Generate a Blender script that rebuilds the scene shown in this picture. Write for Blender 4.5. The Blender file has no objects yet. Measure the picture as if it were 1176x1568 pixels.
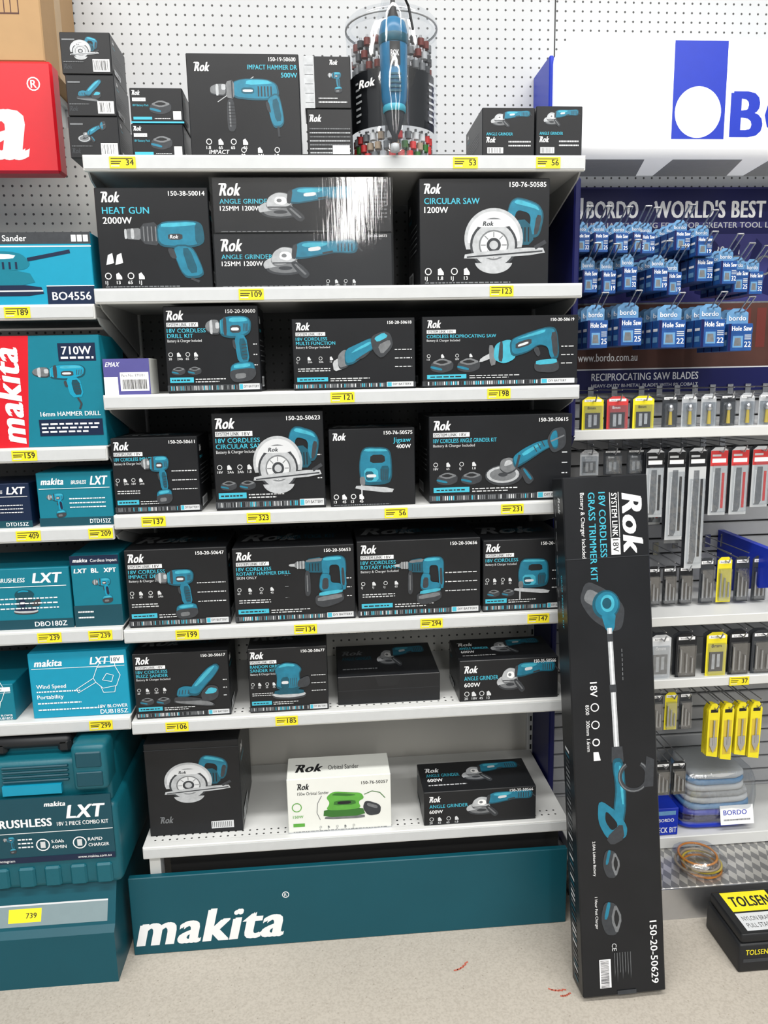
import bpy, bmesh, math, random
from mathutils import Vector, Matrix
random.seed(7)
scene=bpy.context.scene
scene.view_settings.view_transform='Standard'
V3=Vector
# ---------------------------------------------------------------- materials
MATS={}
def mat(name,col,rough=.45,metal=0.0,var=.06,scale=40,bump=0.0,spec=.4,emit=0.0):
    m=bpy.data.materials.new(name);m.use_nodes=True;nt=m.node_tree
    b=nt.nodes['Principled BSDF']
    geo=nt.nodes.new('ShaderNodeTexCoord');n=nt.nodes.new('ShaderNodeTexNoise');n.inputs['Scale'].default_value=scale
    n.inputs['Detail'].default_value=4
    nt.links.new(geo.outputs['Object'],n.inputs['Vector'])
    mx=nt.nodes.new('ShaderNodeMix');mx.data_type='RGBA'
    mx.inputs[6].default_value=(*[max(0,c*(1-var)) for c in col],1);mx.inputs[7].default_value=(*[min(1,c*(1+var)) for c in col],1)
    nt.links.new(n.outputs['Fac'],mx.inputs[0]);nt.links.new(mx.outputs[2],b.inputs['Base Color'])
    b.inputs['Roughness'].default_value=rough;b.inputs['Metallic'].default_value=metal
    b.inputs['Specular IOR Level'].default_value=spec
    if bump>0:
        bp=nt.nodes.new('ShaderNodeBump');bp.inputs['Strength'].default_value=bump;bp.inputs['Distance'].default_value=.002
        nt.links.new(n.outputs['Fac'],bp.inputs['Height']);nt.links.new(bp.outputs[0],b.inputs['Normal'])
    if emit>0:
        nt.links.new(mx.outputs[2],b.inputs['Emission Color']);b.inputs['Emission Strength'].default_value=emit
    MATS[name]=m;return m
def dots(name,base,hole,pitch=.0254,r=.003,axes='XZ',rough=.5):
    m=mat(name,base,rough,var=.04,scale=6);nt=m.node_tree;b=nt.nodes['Principled BSDF']
    src=b.inputs['Base Color'].links[0].from_socket
    g=nt.nodes.new('ShaderNodeNewGeometry');s=nt.nodes.new('ShaderNodeSeparateXYZ');nt.links.new(g.outputs['Position'],s.inputs[0])
    def M(op,a,bv=None):
        k=nt.nodes.new('ShaderNodeMath');k.operation=op
        for i,x in enumerate((a,bv)):
            if x is None: continue
            if isinstance(x,(int,float)): k.inputs[i].default_value=x
            else: nt.links.new(x,k.inputs[i])
        return k.outputs[0]
    sq=[]
    for a in axes:
        q=M('MULTIPLY',s.outputs[a],1/pitch);q=M('FRACT',q);q=M('SUBTRACT',q,.5);sq.append(M('MULTIPLY',q,q))
    d=M('ADD',*sq);f=M('LESS_THAN',d,(r/pitch)**2)
    mx=nt.nodes.new('ShaderNodeMix');mx.data_type='RGBA';nt.links.new(f,mx.inputs[0]);nt.links.new(src,mx.inputs[6]);mx.inputs[7].default_value=(*hole,1)
    nt.links.new(mx.outputs[2],b.inputs['Base Color']);return m
mat('black',(.010,.011,.013),.34,var=.3,scale=9,spec=.30)
mat('black2',(.014,.015,.017),.45,spec=.3)
mat('dk',(.038,.042,.048),.45,var=.3,scale=90,spec=.3)
mat('grey',(.15,.16,.17),.4,var=.45,scale=80)
mat('lgrey',(.42,.44,.46),.35,var=.35,scale=80)
mat('print',(.60,.62,.64),.4,var=.05)
mat('white',(.86,.87,.88),.4,var=.02)
mat('cream',(.74,.76,.72),.45,var=.03)
mat('cyan',(.05,.42,.56),.4)
mat('teal',(.012,.165,.26),.38,var=.35,scale=60)
mat('tealL',(.05,.36,.48),.38,var=.3,scale=60)
mat('tealD',(.006,.075,.115),.4,var=.4,scale=60)
mat('toolblue',(.018,.15,.30),.3,var=.2,scale=30)
mat('mkteal',(.004,.165,.235),.42,spec=.3)
mat('mkcyan',(.006,.27,.42),.42,spec=.3)
mat('mkdark',(.003,.055,.08),.42)
mat('plinth',(.004,.072,.100),.38,var=.12,scale=5,spec=.3)
mat('strip',(.20,.27,.29),.3)
mat('caseteal',(.003,.10,.135),.4,bump=.2,scale=120)
mat('navy',(.003,.013,.045),.35)
mat('bblue',(.006,.03,.42),.35)
mat('bdark',(.008,.010,.075),.4,spec=.25)
mat('bpurple',(.035,.035,.15),.4,spec=.25,var=.4,scale=7)
mat('packblue',(.015,.075,.27),.35,var=.3,scale=50)
mat('packlight',(.13,.30,.52),.35,var=.3,scale=50)
mat('brown',(.075,.032,.025),.45,spec=.25,var=.5,scale=9)
mat('green',(.10,.36,.05),.4,var=.25)
mat('greenD',(.035,.15,.025),.4)
mat('red',(.58,.008,.018),.35)
mat('redL',(.62,.05,.05),.4)
mat('yellow',(.82,.70,.02),.45)
mat('yellowD',(.62,.46,.05),.45)
mat('orange',(.65,.24,.03),.45)
mat('kraft',(.40,.25,.12),.7,var=.1,scale=15)
mat('tape',(.46,.31,.16),.35)
mat('shelfwhite',(.63,.64,.63),.4,var=.05,scale=12)
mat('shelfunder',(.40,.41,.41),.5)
mat('backcream',(.58,.57,.53),.5,var=.05,scale=4)
mat('steel',(.55,.56,.58),.28,metal=.9)
mat('wire',(.42,.43,.45),.25,metal=.9)
mat('ticket',(.52,.54,.55),.25)
mat('slat',(.36,.37,.385),.5)
mat('slotdark',(.015,.015,.015),.6)
mat('purple',(.08,.075,.26),.4)
mat('signwhite',(.86,.88,.91),.35,var=.01,emit=.35)
mat('darkred',(.13,.02,.015),.5)
mat('tan',(.36,.28,.2),.5)
mat('mark',(.45,.11,.07),.8)
dots('pegboard',(.50,.515,.53),(.05,.05,.05),.0254,.0031)
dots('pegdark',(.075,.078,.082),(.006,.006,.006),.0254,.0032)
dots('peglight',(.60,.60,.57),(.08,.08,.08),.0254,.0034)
dots('perf',(.63,.64,.63),(.03,.03,.03),.02,.003,'XY')
# concrete
m=mat('concrete',(.45,.415,.36),.5,var=.09,scale=2.2,bump=.0)
nt=m.node_tree;n2=nt.nodes.new('ShaderNodeTexNoise');n2.inputs['Scale'].default_value=160;n2.inputs['Detail'].default_value=5
b=nt.nodes['Principled BSDF'];src=b.inputs['Base Color'].links[0].from_socket
cr=nt.nodes.new('ShaderNodeValToRGB');cr.color_ramp.elements[0].position=.3;cr.color_ramp.elements[0].color=(.82,.81,.80,1);cr.color_ramp.elements[1].position=.6;cr.color_ramp.elements[1].color=(1,1,1,1)
tc=nt.nodes.new('ShaderNodeTexCoord');nt.links.new(tc.outputs['Object'],n2.inputs['Vector']);nt.links.new(n2.outputs['Fac'],cr.inputs[0])
n3=nt.nodes.new('ShaderNodeTexVoronoi');n3.inputs['Scale'].default_value=45;nt.links.new(tc.outputs['Object'],n3.inputs['Vector'])
cr3=nt.nodes.new('ShaderNodeValToRGB');cr3.color_ramp.elements[0].position=.04;cr3.color_ramp.elements[0].color=(.58,.56,.52,1);cr3.color_ramp.elements[1].position=.12;cr3.color_ramp.elements[1].color=(1,1,1,1)
nt.links.new(n3.outputs['Distance'],cr3.inputs[0])
mm=nt.nodes.new('ShaderNodeMix');mm.data_type='RGBA';mm.blend_type='MULTIPLY';mm.inputs[0].default_value=1
m2=nt.nodes.new('ShaderNodeMix');m2.data_type='RGBA';m2.blend_type='MULTIPLY';m2.inputs[0].default_value=.8
nt.links.new(src,mm.inputs[6]);nt.links.new(cr.outputs[0],mm.inputs[7]);nt.links.new(mm.outputs[2],m2.inputs[6]);nt.links.new(cr3.outputs[0],m2.inputs[7]);nt.links.new(m2.outputs[2],b.inputs['Base Color'])
# checker plate
m=mat('checker',(.45,.45,.45),.35,metal=.7);nt=m.node_tree;b=nt.nodes['Principled BSDF']
w1=nt.nodes.new('ShaderNodeTexChecker');w1.inputs['Scale'].default_value=55;w1.inputs['Color1'].default_value=(.30,.30,.30,1);w1.inputs['Color2'].default_value=(.62,.61,.58,1)
tc=nt.nodes.new('ShaderNodeTexCoord');mp=nt.nodes.new('ShaderNodeMapping');mp.inputs['Rotation'].default_value[2]=.78;mp.inputs['Scale'].default_value=(1,.5,1)
nt.links.new(tc.outputs['Object'],mp.inputs[0]);nt.links.new(mp.outputs[0],w1.inputs[0]);nt.links.new(w1.outputs['Color'],b.inputs['Base Color'])
# films
def film(name,fac,rough,bumpscale=None,tint=(1,1,1),st=.6,dist=.004):
    m=bpy.data.materials.new(name);m.use_nodes=True;nt=m.node_tree
    nt.nodes.remove(nt.nodes['Principled BSDF']);o=nt.nodes['Material Output']
    t=nt.nodes.new('ShaderNodeBsdfTransparent');t.inputs[0].default_value=(*tint,1)
    g=nt.nodes.new('ShaderNodeBsdfGlossy');g.inputs['Roughness'].default_value=rough
    x=nt.nodes.new('ShaderNodeMixShader');x.inputs[0].default_value=fac
    nt.links.new(t.outputs[0],x.inputs[1]);nt.links.new(g.outputs[0],x.inputs[2]);nt.links.new(x.outputs[0],o.inputs[0])
    if bumpscale:
        tc=nt.nodes.new('ShaderNodeTexCoord');mp=nt.nodes.new('ShaderNodeMapping');mp.inputs['Scale'].default_value=bumpscale
        n=nt.nodes.new('ShaderNodeTexNoise');n.inputs['Scale'].default_value=1;n.inputs['Detail'].default_value=3
        bp=nt.nodes.new('ShaderNodeBump');bp.inputs['Distance'].default_value=dist;bp.inputs['Strength'].default_value=st
        nt.links.new(tc.outputs['Object'],mp.inputs[0]);nt.links.new(mp.outputs[0],n.inputs[0]);nt.links.new(n.outputs['Fac'],bp.inputs['Height']);nt.links.new(bp.outputs[0],g.inputs['Normal'])
    MATS[name]=m
film('shrink',.09,.05,(150,1,9),st=.14,dist=.0009)
film('clear',.09,.07,(20,20,8),(.96,.97,.98))
film('blister',.18,.15,(60,60,30),(.9,.92,.94))
# ---------------------------------------------------------------- mesh builder
class MB:
    def __init__(s): s.v=[];s.f=[];s.m=[];s.mats=[];s.sm=[]
    def mi(s,n):
        if n not in s.mats:s.mats.append(n)
        return s.mats.index(n)
    def add(s,vs,fs,mt,smooth=False,M=None):
        o=len(s.v);k=s.mi(mt)
        s.v+= [tuple(M@V3(v)) if M else tuple(v) for v in vs]
        for f in fs: s.f.append([o+i for i in f]);s.m.append(k);s.sm.append(smooth)
    def box(s,x0,x1,y0,y1,z0,z1,mt,bev=0,M=None,seg=1):
        if bev<=0:
            vs=[(x,y,z) for x in(x0,x1) for y in(y0,y1) for z in(z0,z1)]
            s.add(vs,[(0,1,3,2),(4,6,7,5),(0,4,5,1),(2,3,7,6),(0,2,6,4),(1,5,7,3)],mt,False,M);return
        bm=bmesh.new();bmesh.ops.create_cube(bm,size=1)
        for v in bm.verts: v.co=V3(((x0+x1)/2+v.co.x*(x1-x0),(y0+y1)/2+v.co.y*(y1-y0),(z0+z1)/2+v.co.z*(z1-z0)))
        bmesh.ops.bevel(bm,geom=list(bm.edges),offset=bev,segments=seg,affect='EDGES',profile=.5)
        bm.verts.index_update()
        s.add([v.co.copy() for v in bm.verts],[[v.index for v in f.verts] for f in bm.faces],mt,seg>1,M);bm.free()
    def cyl(s,p0,p1,r0,r1,mt,n=16,caps=True,smooth=True):
        p0=V3(p0);p1=V3(p1);d=(p1-p0).normalized()
        a=d.orthogonal().normalized();b=d.cross(a)
        vs=[];
        for p,r in((p0,r0),(p1,r1)):
            for i in range(n):
                t=2*math.pi*i/n;vs.append(p+a*r*math.cos(t)+b*r*math.sin(t))
        s.add(vs,[(i,(i+1)%n,n+(i+1)%n,n+i) for i in range(n)],mt,smooth)
        if caps: s.add(vs,[list(range(n))[::-1],list(range(n,2*n))],mt)
    def lathe(s,c,prof,mt,n=24,M=None):
        vs=[];k=len(prof)
        for r,z in prof:
            for i in range(n):
                t=2*math.pi*i/n;vs.append((c[0]+r*math.cos(t),c[1]+r*math.sin(t),c[2]+z))
        s.add(vs,[(j*n+i,j*n+(i+1)%n,(j+1)*n+(i+1)%n,(j+1)*n+i) for j in range(k-1) for i in range(n)],mt,True,M)
    def tube(s,pts,r,mt,n=6):
        for a,b in zip(pts[:-1],pts[1:]): s.cyl(a,b,r,r,mt,n)
    def prism(s,poly,y0,y1,mt,axis='Y'):
        n=len(poly)
        if axis=='Y': vs=[(p[0],y0,p[1]) for p in poly]+[(p[0],y1,p[1]) for p in poly]
        else: vs=[(y0,p[0],p[1]) for p in poly]+[(y1,p[0],p[1]) for p in poly]
        s.add(vs,[list(range(n)),list(range(n,2*n))[::-1]]+[(i,n+i,n+(i+1)%n,(i+1)%n) for i in range(n)],mt)
    def obj(s,name,parent=None,rotz=0):
        xs=[v[0] for v in s.v];ys=[v[1] for v in s.v];zs=[v[2] for v in s.v]
        c=V3(((min(xs)+max(xs))/2,(min(ys)+max(ys))/2,min(zs)))
        me=bpy.data.meshes.new(name);me.from_pydata([V3(v)-c for v in s.v],[],s.f)
        for m_ in s.mats: me.materials.append(MATS[m_])
        me.polygons.foreach_set('material_index',s.m);me.polygons.foreach_set('use_smooth',s.sm);me.update()
        o=bpy.data.objects.new(name,me);o.location=c;o.rotation_euler[2]=rotz;scene.collection.objects.link(o)
        return o
# ---------------------------------------------------------------- text
TC={}
def glyphs(st,bold):
    """outline text as flat polygons; heavier weights are built from side-stepped strikes"""
    k=(st,int(bold))
    if k in TC:return TC[k]
    c=bpy.data.curves.new('t','FONT');c.body=st;c.size=1;c.resolution_u=3;c.space_character={0:1.0,1:1.04,2:1.10}[int(bold)]
    o=bpy.data.objects.new('t',c);scene.collection.objects.link(o)
    me=bpy.data.meshes.new_from_object(o)
    v0=[(v.co.x,v.co.y) for v in me.vertices];f0=[list(p.vertices) for p in me.polygons]
    bpy.data.objects.remove(o);bpy.data.curves.remove(c);bpy.data.meshes.remove(me)
    sh={0:[(0,0)],1:[(0,0),(.032,.0)],2:[(0,-.012),(.045,.012),(.085,-.012),(.085,.012)]}[int(bold)]
    vs=[];fs=[]
    for i,(dx,dy) in enumerate(sh):
        o=len(vs);vs+=[(a+dx,b+dy,i) for a,b in v0];fs+=[[o+j for j in f] for f in f0]
    TC[k]=(vs,fs);return TC[k]
class Art:
    def __init__(s,mb,O,U,V,w,h): s.mb=mb;s.O=V3(O);s.U=V3(U);s.V=V3(V);s.N=s.U.cross(s.V).normalized();s.w=w;s.h=h;s.k=0
    def pt(s,x,y,off): return s.O+s.U*x+s.V*y+s.N*off
    def off(s): s.k+=1;return .0004+s.k*.000012
    def P(s,pts,mt):
        a=sum(pts[i][0]*pts[(i+1)%len(pts)][1]-pts[(i+1)%len(pts)][0]*pts[i][1] for i in range(len(pts)))
        if a<0: pts=pts[::-1]
        o=s.off();s.mb.add([s.pt(x,y,o) for x,y in pts],[list(range(len(pts)))],mt)
    def rect(s,x0,y0,x1,y1,mt): s.P([(x0*s.w,y0*s.h),(x1*s.w,y0*s.h),(x1*s.w,y1*s.h),(x0*s.w,y1*s.h)],mt)
    def ring(s,cx,cy,r,t,mt,n=14,a0=0,a1=2*math.pi):
        o=s.off();vs=[]
        for i in range(n+1):
            a=a0+(a1-a0)*i/n
            for rr in(r,r-t): vs.append(s.pt(cx+rr*math.cos(a),cy+rr*math.sin(a),o))
        s.mb.add(vs,[(2*i,2*i+2,2*i+3,2*i+1) for i in range(n)],mt)
    def text(s,st,x,y,h,mt,maxw=None,bold=False,shear=0,align='L',exactw=None):
        vs,fs=glyphs(st,bold)
        if not vs:return
        k=h/.69;x0=min(v[0] for v in vs);x1=max(v[0] for v in vs);w=(x1-x0)*k;sx=k
        if exactw: sx=k*exactw/w;w=exactw
        elif maxw and w>maxw: sx=k*maxw/w;w=maxw
        if align=='R': x-=w
        if align=='C': x-=w/2
        o=s.off();s.k+=1
        s.mb.add([s.pt(x+(v[0]-x0)*sx+v[1]*k*shear,y+v[1]*k,o+v[2]*.000003) for v in vs],fs,mt)
    def t(s,st,fx,fy,fh,mt,fw=None,bold=False,shear=0,align='L'):
        s.text(st,fx*s.w,fy*s.h,fh*s.h,mt,fw*s.w if fw else None,bold,shear,align)
    def logo(s,fx,fy,fh,mt='white',ratio=1.75):
        h=fh*s.h;s.text('Rok',fx*s.w,fy*s.h,h,mt,None,2,.25,'L',h*ratio)
        s.P([(fx*s.w-h*.02,fy*s.h+h*.88),(fx*s.w+h*.35,fy*s.h+h*.88),(fx*s.w+h*.38,fy*s.h+h*1.0),(fx*s.w+h*.04,fy*s.h+h*1.0)],mt)
    def sub(s,fx,fy,fw,flip=False,rot=0): return Sub(s,fx*s.w,fy*s.h,fw*s.w,fw*s.w,flip,rot)
    def fit(s,bb,ym,flip=False): return Sub(s,bb[0]*s.w,bb[1]*s.h,(bb[2]-bb[0])*s.w,(bb[3]-bb[1])*s.h/ym,flip,0)
def chaikin(p,it=2):
    for _ in range(it):
        q=[]
        for i in range(len(p)):
            a=p[i];b=p[(i+1)%len(p)]
            q.append((a[0]*.8+b[0]*.2,a[1]*.8+b[1]*.2));q.append((a[0]*.2+b[0]*.8,a[1]*.2+b[1]*.8))
        p=q
    return p
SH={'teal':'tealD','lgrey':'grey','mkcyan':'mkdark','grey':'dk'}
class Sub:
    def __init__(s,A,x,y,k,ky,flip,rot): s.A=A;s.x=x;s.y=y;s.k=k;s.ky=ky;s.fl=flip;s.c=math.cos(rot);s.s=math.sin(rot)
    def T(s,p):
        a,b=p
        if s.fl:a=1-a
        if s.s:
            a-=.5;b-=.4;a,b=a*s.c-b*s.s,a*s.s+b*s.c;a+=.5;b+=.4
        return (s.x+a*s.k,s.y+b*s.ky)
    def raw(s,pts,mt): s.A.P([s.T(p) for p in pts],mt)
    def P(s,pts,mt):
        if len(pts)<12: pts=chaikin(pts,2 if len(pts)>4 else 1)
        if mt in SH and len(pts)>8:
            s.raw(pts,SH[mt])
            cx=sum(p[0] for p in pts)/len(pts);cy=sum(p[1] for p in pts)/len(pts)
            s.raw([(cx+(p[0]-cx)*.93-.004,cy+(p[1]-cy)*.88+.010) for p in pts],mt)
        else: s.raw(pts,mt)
    def E(s,cx,cy,rx,ry,mt,n=20,a0=0,a1=2*math.pi):
        s.raw([(cx+rx*math.cos(a0+(a1-a0)*i/(n-(0 if a1-a0>6 else 1))),cy+ry*math.sin(a0+(a1-a0)*i/(n-(0 if a1-a0>6 else 1)))) for i in range(n)],mt)
    def L(s,pts,w,mt):
        for (x0,y0),(x1,y1) in zip(pts[:-1],pts[1:]):
            d=math.hypot(x1-x0,y1-y0);nx=-(y1-y0)/d*w/2;ny=(x1-x0)/d*w/2
            s.raw([(x0+nx,y0+ny),(x1+nx,y1+ny),(x1-nx,y1-ny),(x0-nx,y0-ny)],mt)
# ---- tool pictures
def t_drill(d,c=('teal','tealL','tealD'),batt=True):
    d.P([(.30,.60),(.30,.80),(.45,.86),(.88,.86),(.97,.78),(.93,.62),(.60,.56)],c[0])
    d.P([(.50,.78),(.52,.84),(.85,.84),(.9,.79)],c[1]);d.P([(.52,.64),(.52,.74),(.74,.74),(.74,.64)],'dk');d.P([(.54,.67),(.54,.71),(.70,.71),(.70,.67)],'print')
    for k in range(4): d.L([(.80+k*.03,.66),(.80+k*.03,.76)],.012,'dk')
    d.P([(.38,.62),(.38,.84),(.45,.86),(.45,.60)],'dk');d.L([(.33,.63),(.33,.81)],.012,c[1])
    d.P([(.04,.66),(.0,.72),(.04,.78),(.16,.82),(.31,.81),(.31,.62),(.16,.62)],'grey')
    d.P([(.10,.64),(.10,.80),(.16,.82),(.16,.62)],'lgrey');d.P([(.22,.70),(.22,.78),(.30,.78),(.30,.70)],'lgrey')
    d.P([(.58,.60),(.84,.62),(.90,.24),(.66,.22)],c[0]);d.P([(.68,.56),(.82,.57),(.87,.28),(.73,.27)],c[2])
    for k in range(5): d.L([(.74,.30+k*.045),(.85,.31+k*.045)],.01,'dk')
    d.P([(.55,.54),(.6,.56),(.63,.42),(.57,.44)],'dk')
    if batt:
        d.P([(.46,.06),(.50,.24),(.98,.27),(1.02,.08),(.9,.0),(.55,-.02)],c[0])
        d.P([(.46,.06),(.48,.15),(1.0,.18),(1.02,.08),(.9,0),(.55,-.02)],'dk');d.P([(.55,.17),(.56,.22),(.9,.24),(.9,.19)],c[1])
        d.P([(.58,.03),(.58,.1),(.8,.11),(.8,.04)],'grey')
    else: d.L([(.78,.22),(.84,.1),(.8,.0)],.035,'dk')
def t_hammer(d):
    d.L([(.1,.55),(.62,.95)],.012,'lgrey')
    d.P([(.30,.62),(.30,.86),(.45,.92),(.80,.92),(.95,.84),(.98,.66),(.86,.58),(.55,.58)],'teal')
    d.P([(.5,.82),(.52,.9),(.8,.9),(.9,.84)],'tealL');d.P([(.44,.68),(.44,.78),(.62,.78),(.62,.68)],'tealD');d.P([(.46,.71),(.46,.75),(.6,.75),(.6,.71)],'print')
    for k in range(5): d.L([(.68+k*.045,.64),(.68+k*.045,.80)],.018,'dk')
    d.P([(.22,.62),(.22,.87),(.34,.9),(.34,.6)],'grey');d.L([(.31,.61),(.31,.89)],.02,'dk')
    d.P([(.0,.68),(.0,.78),(.08,.83),(.23,.84),(.23,.64),(.08,.65)],'grey');d.P([(.08,.65),(.08,.83),(.12,.83),(.12,.65)],'lgrey');d.P([(.16,.74),(.16,.83),(.22,.83),(.22,.74)],'lgrey')
    d.P([(.23,.60),(.33,.60),(.35,.16),(.31,.08),(.25,.08),(.22,.16)],'dk');d.L([(.265,.55),(.265,.16)],.02,'grey')
    for k in range(7): d.L([(.24,.2+k*.05),(.34,.2+k*.05)],.01,'black2')
    d.P([(.78,.62),(.97,.72),(1.04,.24),(.98,.14),(.86,.14)],'teal');d.P([(.86,.58),(.95,.62),(1.0,.26),(.91,.24)],'tealD');d.P([(.77,.56),(.82,.56),(.85,.38),(.80,.4)],'dk')
    d.L([(.94,.16),(.95,.0)],.03,'dk')
def t_grinder(d):
    d.E(.17,.24,.22,.10,'dk');d.E(.17,.25,.19,.075,'grey');d.E(.17,.25,.08,.03,'dk');d.E(.12,.30,.20,.13,'lgrey',a0=.3,a1=3.6)
    d.P([(.0,.36),(.04,.5),(.14,.58),(.26,.56),(.33,.46),(.30,.34),(.16,.28),(.04,.28)],'lgrey')
    d.P([(.10,.40),(.12,.5),(.22,.5),(.26,.42),(.2,.36)],'white');d.E(.16,.44,.03,.03,'grey');d.L([(.03,.33),(.26,.33)],.02,'dk')
    d.P([(.28,.60),(.24,.40),(.36,.38),(.60,.44),(.74,.48),(.98,.46),(1.02,.58),(.98,.68),(.75,.66),(.55,.66),(.38,.66)],'teal')
    d.P([(.36,.58),(.38,.63),(.55,.64),(.68,.63),(.62,.58),(.5,.56)],'tealL')
    d.P([(.26,.60),(.24,.40),(.29,.38),(.32,.62)],'dk');d.P([(.44,.50),(.44,.56),(.58,.58),(.58,.52)],'print')
    for k in range(5): d.L([(.78+k*.04,.50),(.78+k*.04,.62)],.014,'dk')
    d.L([(.60,.47),(.72,.50)],.03,'dk')
    d.L([(1.0,.58),(1.06,.5)],.02,'dk')
    d.P([(.22,.34),(.30,.36),(.46,.16),(.40,.08),(.34,.12)],'dk');d.L([(.28,.31),(.40,.15)],.025,'grey')
def t_grinderB(d):
    d.E(.20,.18,.24,.15,'dk');d.E(.19,.19,.21,.12,'lgrey');d.E(.19,.19,.17,.09,'grey');d.E(.19,.19,.06,.03,'dk')
    d.P([(.14,.26),(.16,.40),(.28,.44),(.40,.36),(.36,.24),(.24,.18)],'grey');d.P([(.2,.3),(.22,.38),(.28,.4),(.32,.34)],'lgrey')
    d.P([(.30,.42),(.34,.26),(.50,.36),(.72,.52),(.84,.58),(.80,.68),(.62,.64),(.44,.54)],'teal')
    d.P([(.42,.48),(.46,.44),(.68,.60),(.64,.62)],'tealL');d.L([(.36,.28),(.40,.46)],.03,'dk')
    for k in range(3): d.L([(.62+k*.05,.50+k*.035),(.58+k*.05,.58+k*.035)],.012,'dk')
    d.P([(.74,.66),(.82,.46),(1.0,.56),(.98,.84),(.82,.82)],'dk');d.P([(.78,.66),(.84,.52),(.90,.55),(.88,.80),(.82,.78)],'teal')
    d.L([(.80,.64),(.97,.72)],.02,'grey')
    d.P([(.40,.26),(.46,.3),(.60,.12),(.54,.04),(.48,.06)],'dk');d.P([(.44,.26),(.47,.27),(.57,.12),(.54,.1)],'teal')
def t_circ(d,c='lgrey'):
    d.P([(.50,.62),(.56,.88),(.66,.94),(.92,.86),(1.0,.72),(.94,.44),(.80,.42),(.84,.66),(.80,.74),(.64,.78),(.60,.58)],'teal')
    d.P([(.60,.86),(.66,.91),(.90,.83),(.94,.76),(.86,.80)],'tealL');d.P([(.86,.46),(.92,.48),(.97,.70),(.90,.72)],'dk')
    d.P([(.50,.34),(.54,.64),(.80,.66),(.88,.34)],'tealD')
    for k in range(5): d.L([(.62+k*.045,.38),(.62+k*.045,.56)],.016,'black2')
    d.E(.36,.42,.37,.38,c,26,a0=-.3,a1=3.5);d.E(.36,.42,.33,.34,'print',26,a0=-.1,a1=3.3);d.E(.36,.42,.25,.26,'grey',a0=-.2,a1=3.5)
    d.E(.36,.34,.30,.30,'dk',28);d.E(.36,.34,.27,.27,c,28);d.E(.36,.34,.19,.19,'grey',24);d.E(.36,.34,.17,.17,'print',24)
    for k in range(8): a=k*math.pi/4;d.L([(.36+.10*math.cos(a),.34+.10*math.sin(a)),(.36+.165*math.cos(a),.34+.165*math.sin(a))],.012,'grey')
    d.E(.36,.34,.09,.09,'dk');d.E(.36,.34,.055,.055,'lgrey')
    d.P([(.10,.56),(.14,.66),(.54,.66),(.58,.56)],'print');d.A.text('Rok',d.T((.22,.58))[0],d.T((.22,.58))[1],.055*d.ky,'dk',None,2,.2)
    d.P([(-.02,.16),(.0,.24),(.98,.32),(1.02,.22)],'lgrey');d.L([(.02,.19),(.98,.26)],.02,'dk')
    d.E(.36,.14,.24,.16,c,a0=3.3,a1=6.1)
    d.L([(.88,.30),(1.02,.38)],.05,'dk')
def t_jig(d):
    d.P([(.06,.16),(.10,.24),(.98,.16),(.92,.06)],'lgrey')
    d.P([(.20,.22),(.16,.60),(.22,.90),(.34,.98),(.80,.96),(.92,.86),(.94,.40),(.86,.24)],'teal')
    d.P([(.42,.66),(.44,.82),(.76,.82),(.78,.66)],'black2')
    d.P([(.26,.89),(.34,.95),(.78,.93),(.86,.88)],'tealL');d.P([(.30,.30),(.28,.56),(.60,.56),(.62,.30)],'tealL')
    d.P([(.32,.32),(.30,.5),(.5,.5),(.5,.32)],'tealD');d.P([(.66,.28),(.66,.6),(.88,.6),(.84,.28)],'tealD');d.P([(.34,.38),(.34,.44),(.56,.44),(.56,.38)],'print')
    for k in range(4): d.L([(.68+k*.045,.32),(.68+k*.045,.54)],.014,'dk')
    d.P([(.18,.24),(.18,.40),(.30,.40),(.30,.22)],'grey');d.L([(.22,.24),(.22,-.06)],.035,'lgrey')
def t_heat(d):
    d.P([(.0,.66),(.0,.82),(.22,.84),(.22,.64)],'grey');d.P([(.0,.66),(.0,.82),(.03,.82),(.03,.66)],'lgrey');d.P([(.08,.66),(.08,.83),(.12,.83),(.12,.66)],'lgrey')
    d.P([(.20,.58),(.20,.90),(.42,.94),(.44,.54)],'dk')
    for k in range(4): d.L([(.24+k*.05,.62),(.24+k*.05,.86)],.014,'grey')
    d.P([(.40,.54),(.40,.94),(.86,.96),(.98,.90),(1.0,.60),(.90,.52),(.64,.50)],'teal')
    d.P([(.46,.84),(.46,.91),(.86,.93),(.92,.88)],'tealL');d.P([(.88,.56),(.88,.92),(.98,.88),(.99,.62)],'tealD');d.P([(.54,.64),(.54,.74),(.72,.74),(.72,.64)],'dk');d.A.text('Rok',d.T((.56,.66))[0],d.T((.56,.66))[1],.06*d.ky,'white',None,1,.2)
    d.P([(.56,.56),(.84,.56),(.98,.08),(.90,.0),(.70,.0)],'teal');d.P([(.70,.5),(.8,.5),(.9,.1),(.78,.08)],'tealD')
    d.P([(.52,.5),(.6,.5),(.64,.32),(.56,.34)],'dk')
    d.L([(.80,.0),(.9,-.06)],.04,'dk')
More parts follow.
